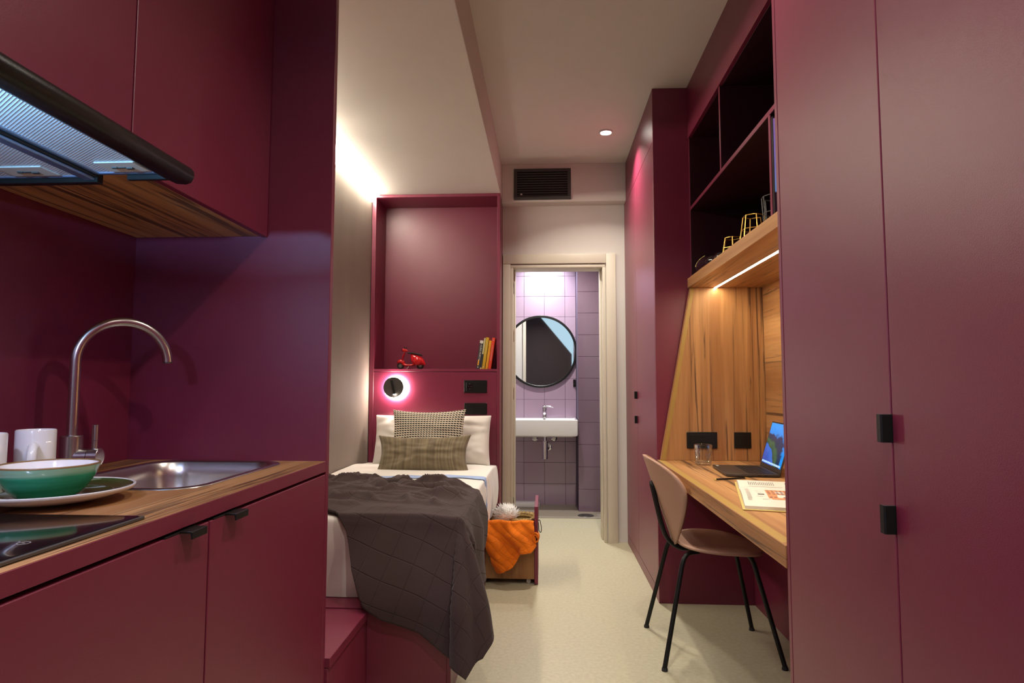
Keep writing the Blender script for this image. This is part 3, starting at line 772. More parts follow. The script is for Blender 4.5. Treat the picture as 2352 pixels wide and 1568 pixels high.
bb = thing('box_bed', 'burgundy box bed base with a step at the foot', 'bed', (-0.8, 3.3, 0))
bx('front_panel', (-0.655, -0.360, 2.320, 2.338, 0, ZP), BURG, bb); bx('corner_post', (-0.360, -0.345, 2.320, 2.40, 0, ZP), BURG, bb)
bx('side_panel', [(-0.363, -0.345, 2.40, 3.63, 0.0, ZP), (-0.363, -0.345, 4.02, YA - .002, 0.0, ZP)], BURG, bb)
bx('inner_panel', (-0.672, -0.655, 1.907, 2.338, 0, ZP - .030), BURG, bb)
bx('platform', (XL + .002, -0.345, 2.322, YA - .002, ZP + .0005, ZP + .004), BURG, bb, bev=0)
bx('step_board', (XL + .002, -0.648, 1.907, 2.320, ZP - .028, ZP + .001), BURG, bb)

# mattress wrapped in a white sheet
XS, YF, ZT = -0.337, 2.432, 0.617
mt = thing('mattress', 'mattress made up with a white sheet with a pale blue band', 'mattress', (-0.8, 3.4, ZP + .004))


def mtop(x, y):
    return ZT + 0.004 * noise.noise(Vector((x * 4, y * 4, 0))) - 0.010 * smooth01((x - (XS - .15)) / .15) - 0.03 * smooth01((y - 4.0) / .4)


bm = bmesh.new()
def mat_pt(u, v):
    # u across (left to right side and down), v along (foot bottom, up, to the head)
    x_arc = u * (0.905 + 0.30); y_arc = v * (1.93 + 0.305)
    if x_arc < 0.905: x, dz1 = XL + .006 + x_arc, 0.0
    else: x, dz1 = XL + .006 + 0.905, x_arc - 0.905
    if y_arc < 0.305: y, dz2 = YF, 0.305 - y_arc
    else: y, dz2 = YF + (y_arc - 0.305), 0.0
    z = mtop(x, y) - max(dz1, dz2)
    bulge = 0.012 * math.sin(PI * min(1, dz1 / .3)) if dz1 > 0 else 0
    x += bulge + (0.006 * noise.noise(Vector((y * 9, dz1 * 5, 1))) if dz1 > 0.02 else 0)
    if dz2 > 0.02: y += 0.010 * noise.noise(Vector((x * 7 + dz2 * 6, dz2 * 4, 2))) - 0.008 * math.sin(PI * min(1, dz2 / .3))
    if dz1 > 0 and dz2 > 0: z = mtop(x, y) - max(dz1, dz2)
    return (x, y, max(z, ZP + .006))


sheet(bm, mat_pt, 60, 90)
o = put('sheet', bm, SHEET, mt, smooth=180); sub(o, 1)
bm = bmesh.new()
def band(u, v):
    a = u * (0.895 + 0.27); w_ = 0.085 * v
    if a < 0.895: x, dz = XL + .012 + a, 0
    else: x, dz = XL + .012 + 0.895, a - 0.895
    y = 3.40 + 0.085 * smooth01((x + 1.2) / .9) + w_ - dz * .35
    return (x + .0035 + 0.014 * math.sin(PI * min(1, dz / .3)), y, mtop(x, y) + .0045 - dz + .002 * math.sin(x * 30) * (v > .9))
sheet(bm, band, 70, 4)
o = put('blue_band', bm, BLUEB, mt, smooth=180); solid(o, .002)
o['label'] = 'pale blue band folded across the sheet'


def pillow(name, m, W, H, T, M, label, cat, ear=0.05, seed=0, nu=36, nv=28, pw=2.6, wr=0.006, group=None):
    """stuffed cushion: two bulged faces meeting in a seam, corners pulled out, built around M"""
    bm = bmesh.new(); lay = bm.loops.layers.uv.new('flat')
    for side in (1, -1):
        g = []
        for i in range(nu + 1):
            r_ = []
            for j in range(nv + 1):
                u, v = 2 * i / nu - 1, 2 * j / nv - 1
                x = W / 2 * u * (1 - ear * (1 - v * v) ** 1.0 * 0.9) ; y = H / 2 * v * (1 - ear * 1.6 * (1 - u * u))
                t = max(0, (1 - abs(u) ** pw)) ** .5 * max(0, (1 - abs(v) ** pw)) ** .5
                n_ = noise.noise(Vector((u * 2.2 + seed, v * 2.2, seed * 3.1)))
                z = side * (T / 2) * t + wr * n_ * t * 2 + wr * 1.2 * t * noise.noise(Vector((u * 6 + seed, v * 5, side)))
                r_.append(bm.verts.new(M @ Vector((x, y, z))))
            g.append(r_)
        for i in range(nu):
            for j in range(nv):
                f = bm.faces.new((g[i][j], g[i + 1][j], g[i + 1][j + 1], g[i][j + 1]))
                for lp_, (a, b) in zip(f.loops, ((i, j), (i + 1, j), (i + 1, j + 1), (i, j + 1))): lp_[lay].uv = (W * a / nu, H * b / nv)
    bmesh.ops.remove_doubles(bm, verts=bm.verts, dist=1e-5)
    o = put(name, bm, m, smooth=180); sub(o, 1); tag(o, label, cat, group)
    return o


def stand(x, y, z, lean, rz=0.0, roll=0.0):
    """frame of an upright cushion: local x across, local y up, leaning back by lean (towards +y)"""
    return Matrix.Translation((x, y, z)) @ Matrix.Rotation(rz, 4, 'Z') @ Matrix.Rotation(PI / 2 - lean, 4, 'X') @ Matrix.Rotation(roll, 4, 'Z')


pillow('bed_pillow', SHEET, 0.82, 0.355, 0.17, stand(-0.775, 4.27, 0.755, 0.26), 'plump white bed pillow leaning on the headboard behind two cushions', 'pillow', ear=0.035, seed=3, pw=3.4, wr=.016)
pillow('woven_cushion', WEAVE, 0.50, 0.33, 0.13, stand(-0.770, 4.10, 0.815, 0.30, 0.02, 0.01), 'cream and black dashed-weave cushion in front of the white pillow', 'cushion', ear=0.09, seed=11, pw=2.4)
pillow('lumbar_cushion', LINEN, 0.600, 0.262, 0.12, stand(-0.752, 3.85, 0.703, 0.40, 0.0, 0.015), 'long olive-brown striped lumbar cushion at the front of the pillows', 'cushion', ear=0.12, seed=23, pw=2.6, wr=.010)

# brown knitted throw over the foot corner of the bed
BACK = [(-1.235, 3.22), (-0.95, 3.19), (-0.62, 3.12), (-0.42, 3.10), (-0.30, 3.00)]
RIGHT = [(-0.30, 3.00), (-0.10, 2.95), (-0.015, 2.85), (0.01, 2.60), (0.02, 2.33), (-0.07, 2.03), (-0.20, 1.895)]
FRONT = [(-1.235, 2.54), (-0.92, 2.50), (-0.82, 2.445), (-0.765, 2.36), (-0.72, 2.22), (-0.665, 2.10), (-0.60, 2.055), (-0.46, 2.005), (-0.33, 1.915), (-0.20, 1.895)]
LEFT = [(-1.235, 3.22), (-1.235, 2.54)]
RIDGES = [  # folds on the bed top: (x0,y0,x1,y1,height,width)
    (-1.15, 3.15, -0.98, 3.20, .024, .040), (-1.02, 3.14, -0.88, 3.19, .040, .040), (-0.86, 3.13, -0.78, 2.98, .036, .030), (-0.74, 3.13, -0.66, 3.00, .040, .030),
    (-0.60, 3.08, -0.45, 3.06, .042, .032), (-1.20, 2.98, -0.80, 2.84, .018, .045), (-0.85, 2.93, -0.42, 2.80, .030, .035), (-1.15, 2.60, -0.70, 2.68, .030, .040),
    (-0.75, 2.70, -0.45, 2.63, .024, .04), (-1.20, 2.80, -0.95, 2.72, .022, .030), (-0.62, 2.96, -0.36, 2.93, .026, .032), (-0.98, 2.52, -0.80, 2.56, .022, .03)]


def coons(u, v):
    b, f, l, r = poly_at(BACK, u), poly_at(FRONT, u), poly_at(LEFT, v), poly_at(RIGHT, v)
    out = []
    for k in (0, 1):
        c = (1 - u) * (1 - v) * BACK[0][k] + u * (1 - v) * BACK[-1][k] + (1 - u) * v * FRONT[0][k] + u * v * FRONT[-1][k]
        out.append((1 - v) * b[k] + v * f[k] + (1 - u) * l[k] + u * r[k] - c)
    return out


def throw_pt(u, v):
    x, y = coons(u, v)
    xs, yf = XS + .006, YF - .008
    top = lambda a, b: mtop(min(a, XS), max(b, YF)) + 0.010
    dx, dy = x - xs, yf - y
    n1 = noise.noise(Vector((x * 5, y * 5, 4.0)))
    if dx <= 0 and dy <= 0:
        h = 0
        for x0, y0, x1, y1, a, w_ in RIDGES:
            px, py = x1 - x0, y1 - y0; L2 = px * px + py * py
            t = max(0, min(1, ((x - x0) * px + (y - y0) * py) / L2)); d = math.hypot(x - x0 - t * px, y - y0 - t * py + .012 * math.sin(t * 9))
            h = max(h, a * math.exp(-(d / w_) ** 2))
        fade = smooth01(min(-dx, -dy) / .08) * smooth01((x - XL - .004) / .03)
        n2 = noise.noise(Vector((x * 13, y * 17, 9.0)))
        n3 = noise.noise(Vector((x * 2.6 + 1.4 * n1, y * 8.5 + x * 2.0 + .8 * n1, 2.0))); h = .75 * h + .020 * max(0, 1 - abs(n3) * 3.4) ** 2 * smooth01((y - 2.50) / .18)
        return (x + .006 * n2 * fade, y + .016 * n1 * fade, top(x, y) + (h + .006 + .009 * n1 + .003 * abs(n2)) * fade)
    if dy <= 0:                                            # hangs down the long side
        d = dx; k = smooth01(d / .12)
        off = .010 + k * (.022 + .016 * math.sin(y * 21 + .6) + .012 * n1) + d * .05
        return (xs + off * min(1, d / .03), y, top(xs, y) - max(0, d - .004))
    if dx <= 0:                                            # hangs down the foot
        d = dy; k = smooth01(d / .12)
        led = smooth01(d / .345)
        off = .008 + .118 * led + k * (.010 + .010 * math.sin(x * 19 + d * 3) + .010 * n1) * (1 - .35 * led) + d * .02
        return (x + d * .02, yf - off * min(1, d / .03), top(x, yf) - max(0, d * .925 - .004))
    rr = math.hypot(dx, dy); ph = math.atan2(dy, dx); k = smooth01(rr / .12)   # swings round the corner
    sp_ = math.sin(ph) ** 2; led = smooth01(rr / .345) * sp_
    off = .010 + k * (.018 + .070 * (rr / .4) * math.sin(2 * ph) + .018 * math.sin(ph * 9.0 + .8) * min(1, rr / .3)) + rr * .04 + .112 * led
    return (xs + math.cos(ph) * off, yf - math.sin(ph) * off, top(xs, yf) - max(0, rr * (1 - .075 * sp_) - .004))


bm = bmesh.new(); sheet(bm, throw_pt, 190, 170, uvfn=lambda u, v: coons(u, v))
o = put('knitted_throw', bm, BROWNK, smooth=180, base=(-0.7, 2.8, ZT)); solid(o, 0.010, 1.0); tag(o, 'dark brown square-knit throw draped over the foot corner of the bed', 'blanket')

# rolling drawer pulled out from under the bed
dw = thing('rolling_storage_box', 'wood-sided rolling drawer with a burgundy front pulled out under the bed', 'storage box', (-0.25, 3.82, 0))
bx('side_panel', (-0.50, -0.066, 3.640, 3.655, 0.030, 0.332), DRAWW, dw); bx('side_panel', (-0.50, -0.066, 3.995, 4.010, 0.030, 0.332), DRAWW, dw)
bx('back_panel', (-0.515, -0.50, 3.640, 4.010, 0.030, 0.332), DRAWW, dw); bx('bottom_panel', (-0.50, -0.066, 3.655, 3.995, 0.030, 0.042), DRAWW, dw)
bx('front_panel', (-0.066, -0.046, 3.634, 4.016, 0.004, 0.437), BURG, dw)
bm = bmesh.new(); tube(bm, rounded([(-0.046, 3.70, .345), (-0.036, 3.70, .352), (-0.025, 3.698, .30), (-0.030, 3.70, .275), (-0.040, 3.702, .285), (-0.044, 3.70, .335)], .012, 5), .0022, 8); put('pull_loop', bm, RUBBER, dw)
for yy in (3.675, 3.975):
    bm = bmesh.new(); prism(bm, [(-0.115, .030), (-0.085, .030), (-0.092, .018), (-0.108, .018)], 1, yy - .012, yy + .012); cyl(bm, (-0.10, yy - .008, .0125), (-0.10, yy + .008, .0125), .0125, 16)
    put('caster', bm, WHITE, dw)
# seagrass basket inside the drawer, white fluff in it
bk = thing('seagrass_basket', 'round woven seagrass basket standing in the bed drawer', 'basket', (-0.152, 3.835, 0.043))
bm = bmesh.new()
for k in range(13):
    z = .043 + .012 + k * .0225; r = .088 + .018 * (k / 12); tube(bm, [(-0.152 + r * .8 * math.cos(a), 3.835 + r * math.sin(a), z + .002 * math.sin(a * 16 + k * PI)) for a in [2 * PI * i / 48 for i in range(48)]], .0125, 6, True)
put('woven_side', bm, STRAW, bk, smooth=60)
bm = bmesh.new(); tube(bm, [(-0.152 + .107 * .8 * math.cos(a), 3.835 + .107 * math.sin(a), .337 + .003 * math.sin(a * 24)) for a in [2 * PI * i / 96 for i in range(96)]], .010, 8, True, [.010 + .0025 * math.sin(i * 1.6) for i in range(96)]); put('rim', bm, STRAW, bk, smooth=60)
bm = bmesh.new(); lathe(bm, [(0, 0), (.06, 0), (.06, .008), (0, .008)], -0.152, 3.835, .043, 24); put('base', bm, STRAW, bk)
bm = bmesh.new(); rnd = random.Random(3)
c0 = Vector((-0.235, 3.775, .362))
def blob(u, v):
    th, ph = u * 2 * PI, v * PI
    d = Vector((math.sin(ph) * math.cos(th) * .058, math.sin(ph) * math.sin(th) * .05, math.cos(ph) * .042)); return c0 + d * (1 + .2 * noise.noise(d * 45))
sheet(bm, blob, 20, 12)
ax = Vector((-.55, -.1, .6)).normalized()
for i in range(620):
    d = Vector((rnd.gauss(0, 1), rnd.gauss(0, 1), rnd.gauss(0, 1) + .35)).normalized()
    p = c0 + Vector((d.x * .055, d.y * .048, d.z * .040)); q = p + (d * .6 + ax * .5 + Vector((rnd.uniform(-.3, .3), rnd.uniform(-.3, .3), rnd.uniform(-.2, .3)))).normalized() * rnd.uniform(.018, .044)
    s = d.orthogonal().normalized() * rnd.uniform(.0025, .005); s2 = d.cross(s)
    a, b, c = [bm.verts.new(x) for x in (p + s, p - s * .5 + s2 * .8, p - s * .5 - s2 * .8)]; t_ = bm.verts.new(q)
    bm.faces.new((a, b, t_)); bm.faces.new((b, c, t_)); bm.faces.new((c, a, t_))
tag(put('fluffy_cloth', bm, FLUFF, smooth=180), 'shaggy white cloth tucked in the seagrass basket', 'cloth')

# orange throw hung over the near side of the drawer
OT = [(-0.360, .318), (-0.330, .334), (-0.22, .338), (-0.13, .340), (-0.070, .338)]
OB = [(-0.338, .225), (-0.300, .120), (-0.276, .078), (-0.262, .074), (-0.19, .112), (-0.160, .150), (-0.140, .188), (-0.085, .192), (-0.055, .225)]
def orange_pt(u, v):
    a, b = poly_at(OT, u), poly_at(OB, u)
    if v < .22:                                             # laid back over the top edge into the drawer
        t = v / .22
        x = a[0]; y = 3.70 - .078 * t; z = .337 + .016 * math.sin(t * PI * .55) - .02 * (1 - t) + .004 * math.sin(x * 40)
        return (x, y - .004 * abs(math.sin((x + z * 1.1 + .010 * math.sin(z * 45)) * 52)), z)
    t = (v - .22) / .78
    x = lerp(a[0], b[0], t); z = lerp(a[1] + .013, b[1], t)
    y = 3.622 - .020 * smooth01(t * 3) - .016 * math.sin(x * 34 + z * 26) * smooth01(t * 2.5) - .014 * noise.noise(Vector((x * 14, z * 14, 3))) * smooth01(t * 3) - .012 * smooth01((t - .8) / .2) * (1 + math.sin(x * 25))
    return (x, y - .006 * abs(math.sin((x + z * 1.1 + .010 * math.sin(z * 45)) * 52)), z)
bm = bmesh.new(); sheet(bm, orange_pt, 120, 100, uvfn=lambda u, v: (u * .32, v * .36 + u * .05))
on = thing('orange_throw', 'bright orange knitted throw hung over the drawer side', 'blanket', (-0.21, 3.64, .2))
o = put('cloth', bm, ORANGEK, on, smooth=180); solid(o, .009, 1.0)
bm = bmesh.new()
def roll(u, v):
    a = v * 2 * PI * 1.6; r = .010 + .0125 * v + .002 * math.sin(u * 8)
    return (-0.060 + r * math.cos(a) * .9 + .004 * u, 3.600 + u * .050, .268 + r * math.sin(a) * 1.35)
sheet(bm, roll, 12, 48, uvfn=lambda u, v: (u * .05, v * .14)); o = put('rolled_corner', bm, ORANGEK, on, smooth=180); solid(o, .006)

# ------------------------------------------------------------------ things in and on the alcove
wl = thing('reading_lamp', 'round black wall lamp with a glowing halo above the pillow', 'lamp', (-1.062, YA, 1.115))
bm = bmesh.new(); lathe(bm, [(0, .003), (.078, .003), (.0825, .006), (.0845, .012), (.083, .021), (.080, .024), (0, .024)], -1.054, YA + .003, 1.110, 48, M=aim((0, -1, 0))); put('halo', bm, LED_R, wl)
bm = bmesh.new(); lathe(bm, [(0, 0), (.070, 0), (.0715, .002), (.0715, .012), (.070, .014), (0, .014)], -1.064, YA - .026, 1.114, 48, M=aim((0, -1, 0))); put('disc', bm, GREYM, wl)
bm = bmesh.new(); cyl(bm, (-1.058, YA - .020, 1.112), (-1.062, YA - .0265, 1.114), .02, 20); put('stem', bm, GREYM, wl)
bm = bmesh.new(); cyl(bm, (-1.078, YA - .052, 1.163), (-1.053, YA - .056, 1.066), .009, 18, bev=.001); put('reading_arm', bm, BLACK, wl)
bm = bmesh.new(); dd = (Vector((-1.053, YA - .056, 1.066)) - Vector((-1.078, YA - .052, 1.163))).normalized(); cyl(bm, Vector((-1.053, YA - .056, 1.066)), Vector((-1.053, YA - .056, 1.066)) + dd * .0015, .0075, 18); put('spot_lens', bm, LED_R, wl)


def outlet(name, label, x0, x1, z0, z1, yf, socket, cells, cat='outlet', group=None):
    t = thing(name, label, cat, ((x0 + x1) / 2, yf, z0), group)
    bm = bmesh.new(); rings(bm, [[(x, yf - a, z) for x, z in rrect(x0 + i, x1 - i, z0 + i, z1 - i, .004, 3)] for i, a in ((0, 0), (0, .005), (.003, .009))]); put('frame', bm, BLACKP, t)
    wd = (x1 - x0 - .03) / cells
    for k in range(cells):
        a0 = x0 + .015 + k * wd
        c = bx('rocker' if not (socket and k == 0) else 'socket', (a0 + .001, a0 + wd - .001, yf - .0105, yf - .008, z0 + .014, z1 - .014), BLACKP, t, bev=.0008)
        if socket and k == 0:
            xc, zc_ = a0 + wd * .42, (z0 + z1) / 2
            bm = bmesh.new(); lathe(bm, [(.0205, .0), (.0205, .003), (.019, .0035), (.0185, .0005), (0, .0005)], xc, yf - .0103, zc_, 28, M=aim((0, -1, 0))); put('socket_well', bm, GLOSSB, c)
            for dx_, dz_ in ((-.0095, 0), (.0095, 0), (0, .017), (0, -.017)):
                bm = bmesh.new(); cyl(bm, (xc + dx_, yf - .0135, zc_ + dz_), (xc + dx_, yf - .011, zc_ + dz_), .0026, 8); put('contact', bm, STEEL, c)
    return t


outlet('wall_outlet', 'black double plate with a round socket on the headboard, upper of two', -0.572, -0.411, 1.076, 1.165, YA + .003, True, 2)
outlet('light_switch', 'black double rocker plate on the headboard below the socket plate', -0.570, -0.410, 0.925, 1.006, YA + .003, False, 2, 'switch')

# books
def book(name, label, xb, w_, h, lean, m, yf=4.44, dep=0.15, tilt=0):
    M = Matrix.Translation((xb, yf, 1.2432)) @ Matrix.Rotation(lean, 4, 'Y')
    t = thing(name, label, 'book', (xb, yf, 1.2432), 'books leaning at the right end of the alcove shelf')
    zr = w_ * math.sin(lean) if lean > 0 else 0
    def bb_(nm, d, mm, par):
        bm = bmesh.new(); box(bm, *d, bev=.0008)
        for v in bm.verts: v.co = M @ (v.co + Vector((0, 0, zr)))
        return put(nm, bm, mm, par)
    c = bb_('cover', (0, w_, 0, .004, 0, h), m, t); bb_('cover', (0, .0018, .004, dep, 0, h), m, t); bb_('cover', (w_ - .0018, w_, .004, dep, 0, h), m, t)
    bb_('pages', (.0019, w_ - .0019, .0042, dep - .004, .003, h - .004), PAPER, t)
    return t, M @ Matrix.Translation((0, 0, zr)), bb_


LEAN = math.radians(8)
B1 = mat('charcoal_cover', (0.035, 0.04, 0.048, 1), rough=0.4, var=0.5, vscale=40)
B2 = mat('cream_cover', (0.62, 0.56, 0.30, 1), rough=0.5, var=0.1); B3 = mat('mustard_cover', (0.62, 0.40, 0.03, 1), rough=0.4, var=0.08)
B4 = mat('amber_cover', (0.80, 0.38, 0.03, 1), rough=0.4, var=0.08); B5 = mat('vermilion_cover', (0.80, 0.07, 0.035, 1), rough=0.4, var=0.06)
LETW = mat('white_print', (0.7, 0.68, 0.62, 1), rough=0.6)
xb = -0.497
t, M, bb_ = book('book', 'dark paperback with a white title on its spine, leftmost on the alcove shelf', xb, .026, .208, LEAN, B1)
text('spine_title', 'LA CURA MORTAL', .0165, LETW, t, M @ Matrix.Translation((.013, -.0006, .128)) @ Matrix.Rotation(PI / 2, 4, 'X') @ Matrix.Rotation(-PI / 2, 4, 'Z'))
bb_('spine_label', (.001, .025, -.0006, .0002, .186, .206), LETW, t)
bb_('spine_picture', (.006, .015, -.0006, .0002, .026, .066), B4, t); bb_('spine_mark', (.008, .015, -.0006, .0002, .010, .017), LETW, t)
t, M, bb_ = book('book.001', 'slim cream-backed book between the dark and mustard books', xb + .0275, .012, .224, LEAN, B2)
bb_('spine_panel', (0, .012, -.0006, .0002, .012, .108), B1, t)
t, M, bb_ = book('book.002', 'mustard-yellow book, tallest of the pair in the middle of the row', xb + .041, .021, .228, LEAN, B3)
bb_('spine_line', (.009, .012, -.0006, .0002, .10, .20), B2, t); bb_('spine_mark', (.006, .014, -.0006, .0002, .013, .019), LETW, t)
t, M, bb_ = book('book.003', 'shorter amber-orange book beside the red book', xb + .0665, .0175, .206, LEAN, B4)
t, M, bb_ = book('book.004', 'bright red book at the right end of the row', xb + .0855, .021, .226, LEAN, B5)
bb_('spine_line', (.0095, .0115, -.0006, .0002, .06, .17), LETW, t); bb_('spine_mark', (.0075, .0125, -.0006, .0002, .205, .212), LETW, t)

# red toy scooter
sx, sy, sz = -0.972, 4.475, 1.2432
sn = thing('toy_scooter', 'red model motor scooter with a black seat on the alcove shelf', 'toy', (sx, sy, sz))
Q = lambda x, z, y=0.0: Vector((sx + x, sy + y, sz + z))
def wheel(nm, x):
    bm = bmesh.new(); tube(bm, [Q(x + .0185 * math.cos(a), .026 + .0185 * math.sin(a)) for a in [2 * PI * i / 24 for i in range(24)]], .0078, 8, True); w1 = put(nm, bm, RUBBER, sn, smooth=60)
    bm = bmesh.new(); lathe(bm, [(0, -.006), (.006, -.006), (.008, -.003), (.0135, -.003), (.0135, .003), (.008, .003), (.006, .006), (0, .006)], *Q(x, .026), 20, M=aim((0, 1, 0))); put('hub', bm, CHROME, w1)
wheel('wheel', -.077); wheel('wheel', .067)
def shell(nm, rows, m):
    """rows: (x, z centre, half width y, half height, ) ellipses along x"""
    bm = bmesh.new(); rings(bm, [[Q(x + dx_ * math.sin(2 * PI * i / 16), z + hz * math.sin(2 * PI * i / 16), hy * math.cos(2 * PI * i / 16)) for i in range(16)] for x, z, hy, hz, dx_ in rows]); o = put(nm, bm, m, sn, smooth=70); sub(o, 1); return o
shell('front_fender', [(-.104, .046, .004, .004, 0), (-.098, .052, .014, .012, 0), (-.080, .060, .018, .014, -.004), (-.062, .054, .017, .018, .004), (-.052, .040, .012, .016, .008), (-.046, .028, .005, .006, 0)], REDP)
shell('leg_shield', [(-.066, .060, .012, .008, 0), (-.062, .075, .030, .010, 0), (-.056, .095, .032, .014, 0), (-.048, .118, .026, .012, 0), (-.044, .136, .012, .008, 0)], REDP)
shell('handlebar_head', [(-.066, .138, .006, .007, 0), (-.062, .140, .013, .013, 0), (-.050, .140, .013, .013, 0), (-.036, .136, .010, .010, 0), (-.024, .131, .004, .005, 0)], REDP)
shell('footboard', [(-.056, .040, .020, .018, 0), (-.046, .030, .022, .010, 0), (-.020, .028, .024, .007, 0), (.010, .030, .024, .008, 0), (.030, .036, .020, .010, 0)], REDP)
shell('rear_body', [(-.004, .098, .006, .012, 0), (.002, .092, .016, .022, 0), (.014, .074, .026, .034, .006), (.035, .070, .033, .034, .006), (.062, .064, .034, .031, .004), (.085, .054, .028, .025, .004), (.100, .040, .014, .014, 0), (.106, .034, .004, .005, 0)], REDP)
for side in (-1, 1):
    bm = bmesh.new()
    lathe(bm, [(0, .013), (.012, .012), (.024, .008), (.031, .001), (.032, -.002)], *Q(.050, .060, side * .030), 24, M=aim((0, side, 0))); put('side_cowl', bm, REDP, sn, smooth=70)
bm = bmesh.new(); rings(bm, [[Q(x, z + hz * math.sin(2 * PI * i / 12), hy * math.cos(2 * PI * i / 12)) for i in range(12)] for x, z, hy, hz in ((-.030, .119, .004, .003), (-.020, .117, .014, .006), (.010, .116, .020, .007), (.040, .111, .021, .007), (.070, .104, .018, .0065), (.082, .101, .008, .004))]); put('seat', bm, RUBBER, sn, smooth=60)
for side in (-1, 1):
    bm = bmesh.new(); tube(bm, [Q(-.050, .150, side * .008), Q(-.048, .156, side * .026), Q(-.042, .156, side * .042)], .0038, 8); put('grip', bm, RUBBER, sn)
bm = bmesh.new(); lathe(bm, [(0, .004), (.008, .003), (.010, 0), (0, 0)], *Q(-.066, .141), 16, M=aim((-1, 0, 0))); put('headlight', bm, CHROME, sn)
for side in (-1, 1):
    bm = bmesh.new(); tube(bm, [Q(-.012, .030, side * .010), Q(-.034, .0015, side * .020)], .0018, 6); put('kickstand', bm, CHROME, sn)

# ------------------------------------------------------------------ lights that are seen
st = thing('led_strip', 'glowing warm LED strip in the corner of wall and soffit above the bed', 'light', (XL + .03, 3.1, SZ - .06))
bm = bmesh.new(); prism(bm, [(XL + .0015, SZ - .058), (XL + .006, SZ - .060), (XL + .060, SZ - .006), (XL + .058, SZ - .0015)], 1, 1.93, YA - .02); put('diffuser', bm, LED_W, st)
bm = bmesh.new(); prism(bm, [(XL + .0005, SZ - .0005), (XL + .0005, SZ - .062), (XL + .0014, SZ - .062), (XL + .0014, SZ - .0015), (XL + .062, SZ - .0015), (XL + .062, SZ - .0005)], 1, 1.93, YA - .02); put('profile', bm, STEEL, st)
dl = thing('downlight', 'small round recessed ceiling spotlight near the wardrobe', 'light', (0.39, 3.95, CZ - .01))
bm = bmesh.new(); lathe(bm, [(.034, .010), (.034, .002), (.037, 0), (.043, .002), (.045, .0095), (.034, .010)], .39, 3.95, CZ - .010, 36); put('trim_ring', bm, WHITE, dl)
bm = bmesh.new(); lathe(bm, [(0, 0), (.033, 0), (.033, .003), (0, .003)], .39, 3.95, CZ - .006, 32); put('lens', bm, LED_C, dl)

vt = thing('air_vent', 'dark grey slatted air vent grille above the bathroom door', 'vent', (-0.024, 4.52, 2.487))
VX0, VX1, VZ0, VZ1 = -0.232, 0.187, 2.490, 2.722
bx('frame', [(VX0, VX1, 4.508, 4.5205, VZ1 - .022, VZ1), (VX0, VX1, 4.508, 4.5205, VZ0, VZ0 + .026), (VX0, VX0 + .024, 4.508, 4.5205, VZ0 + .026, VZ1 - .022), (VX1 - .024, VX1, 4.508, 4.5205, VZ0 + .026, VZ1 - .022)], mat('dark_grey_grille', (0.045, 0.042, 0.04, 1), rough=0.5), vt, bev=.0015)
bx('backing', (VX0 + .02, VX1 - .02, 4.5185, 4.5198, VZ0 + .02, VZ1 - .02), DARKIN, vt, bev=0)
for k in range(10):
    z = VZ0 + .034 + k * .0182
    bm = bmesh.new(); prism(bm, [(4.5085, z), (4.5095, z + .0025), (4.518, z - .004), (4.517, z - .0065)], 0, VX0 + .024, VX1 - .024); put('slat', bm, MATS['dark_grey_grille'], vt)
bx('adjuster', (VX0 + .048, VX0 + .064, 4.506, 4.5095, VZ0 + .034, VZ0 + .046), STEEL, vt)

# ------------------------------------------------------------------ wardrobes
def wardrobe(label, y0, y1, joints, ztop, plinth, hy, hz, base_lbl, sidep):
    t = thing('wardrobe', label, 'wardrobe', (0.87, (y0 + y1) / 2, 0), None)
    bx('body', [(XW + .020, XR - .002, y0 + .018, y1 - .018, 2.735, CZ - .001), (XR - .02, XR - .002, y0 + .018, y1 - .018, 0.0, 2.735)], BURG, t, bev=0)
    for s, (a, b) in zip(sidep, ((y0, y0 + .018), (y1 - .018, y1))): bx('side_panel', (XW + s, XR - .002, a, b, 0, CZ - .001), BURG, t)
    if ztop < CZ - .01: bx('filler_panel', (XW, XW + .018, y0 + .018, y1 - .002, ztop + .003, CZ - .001), BURG, t)
    bx('plinth', (XW + .001, XW + .016, y0 + .018, y1 - .002, 0, plinth), BURG, t)
    ds = []
    js = [y0 + .0195] + joints + [y1 - .0195 if sidep[1] == 0 else y1 - .004]
    for a, b in zip(js, js[1:]): ds.append(bx('door', (XW, XW + .018, a + .0018, b - .0018, plinth + .004, ztop), BURG, t))
    for k, z in enumerate(hz):
        d = ds[min(k, len(ds) - 1)] if len(ds) > 1 else ds[0]
        bm = bmesh.new()
        prism(bm, [(XW + .012, hy - .002), (XW + .012, hy + .0005), (XW - .015, hy + .0005), (XW - .0165, hy + .002), (XW - .0165, hy + .012), (XW - .0185, hy + .012), (XW - .0185, hy + .0005), (XW - .016, hy - .002)], 2, z - .024, z + .024, .0006)
        put('handle', bm, BLACK, d)
    return t


wardrobe('tall burgundy two-door wardrobe nearest the camera on the right', 0.52, 1.592, [1.102], CZ - .006, 0.06, 1.1035, (1.058, 0.905), '', (0, 0))
wardrobe('tall burgundy two-door wardrobe at the far right beside the bathroom door', 3.372, 4.628, [4.062], 2.462, 0.062, 4.0635, (1.068, 0.912), '', (0, .020))
tag(bx('wardrobe_filler', (XW + .03, XR - .002, -1.95, 0.518, 0, CZ - .001), BURG), 'burgundy panelled cupboard run behind the camera', 'cabinet')

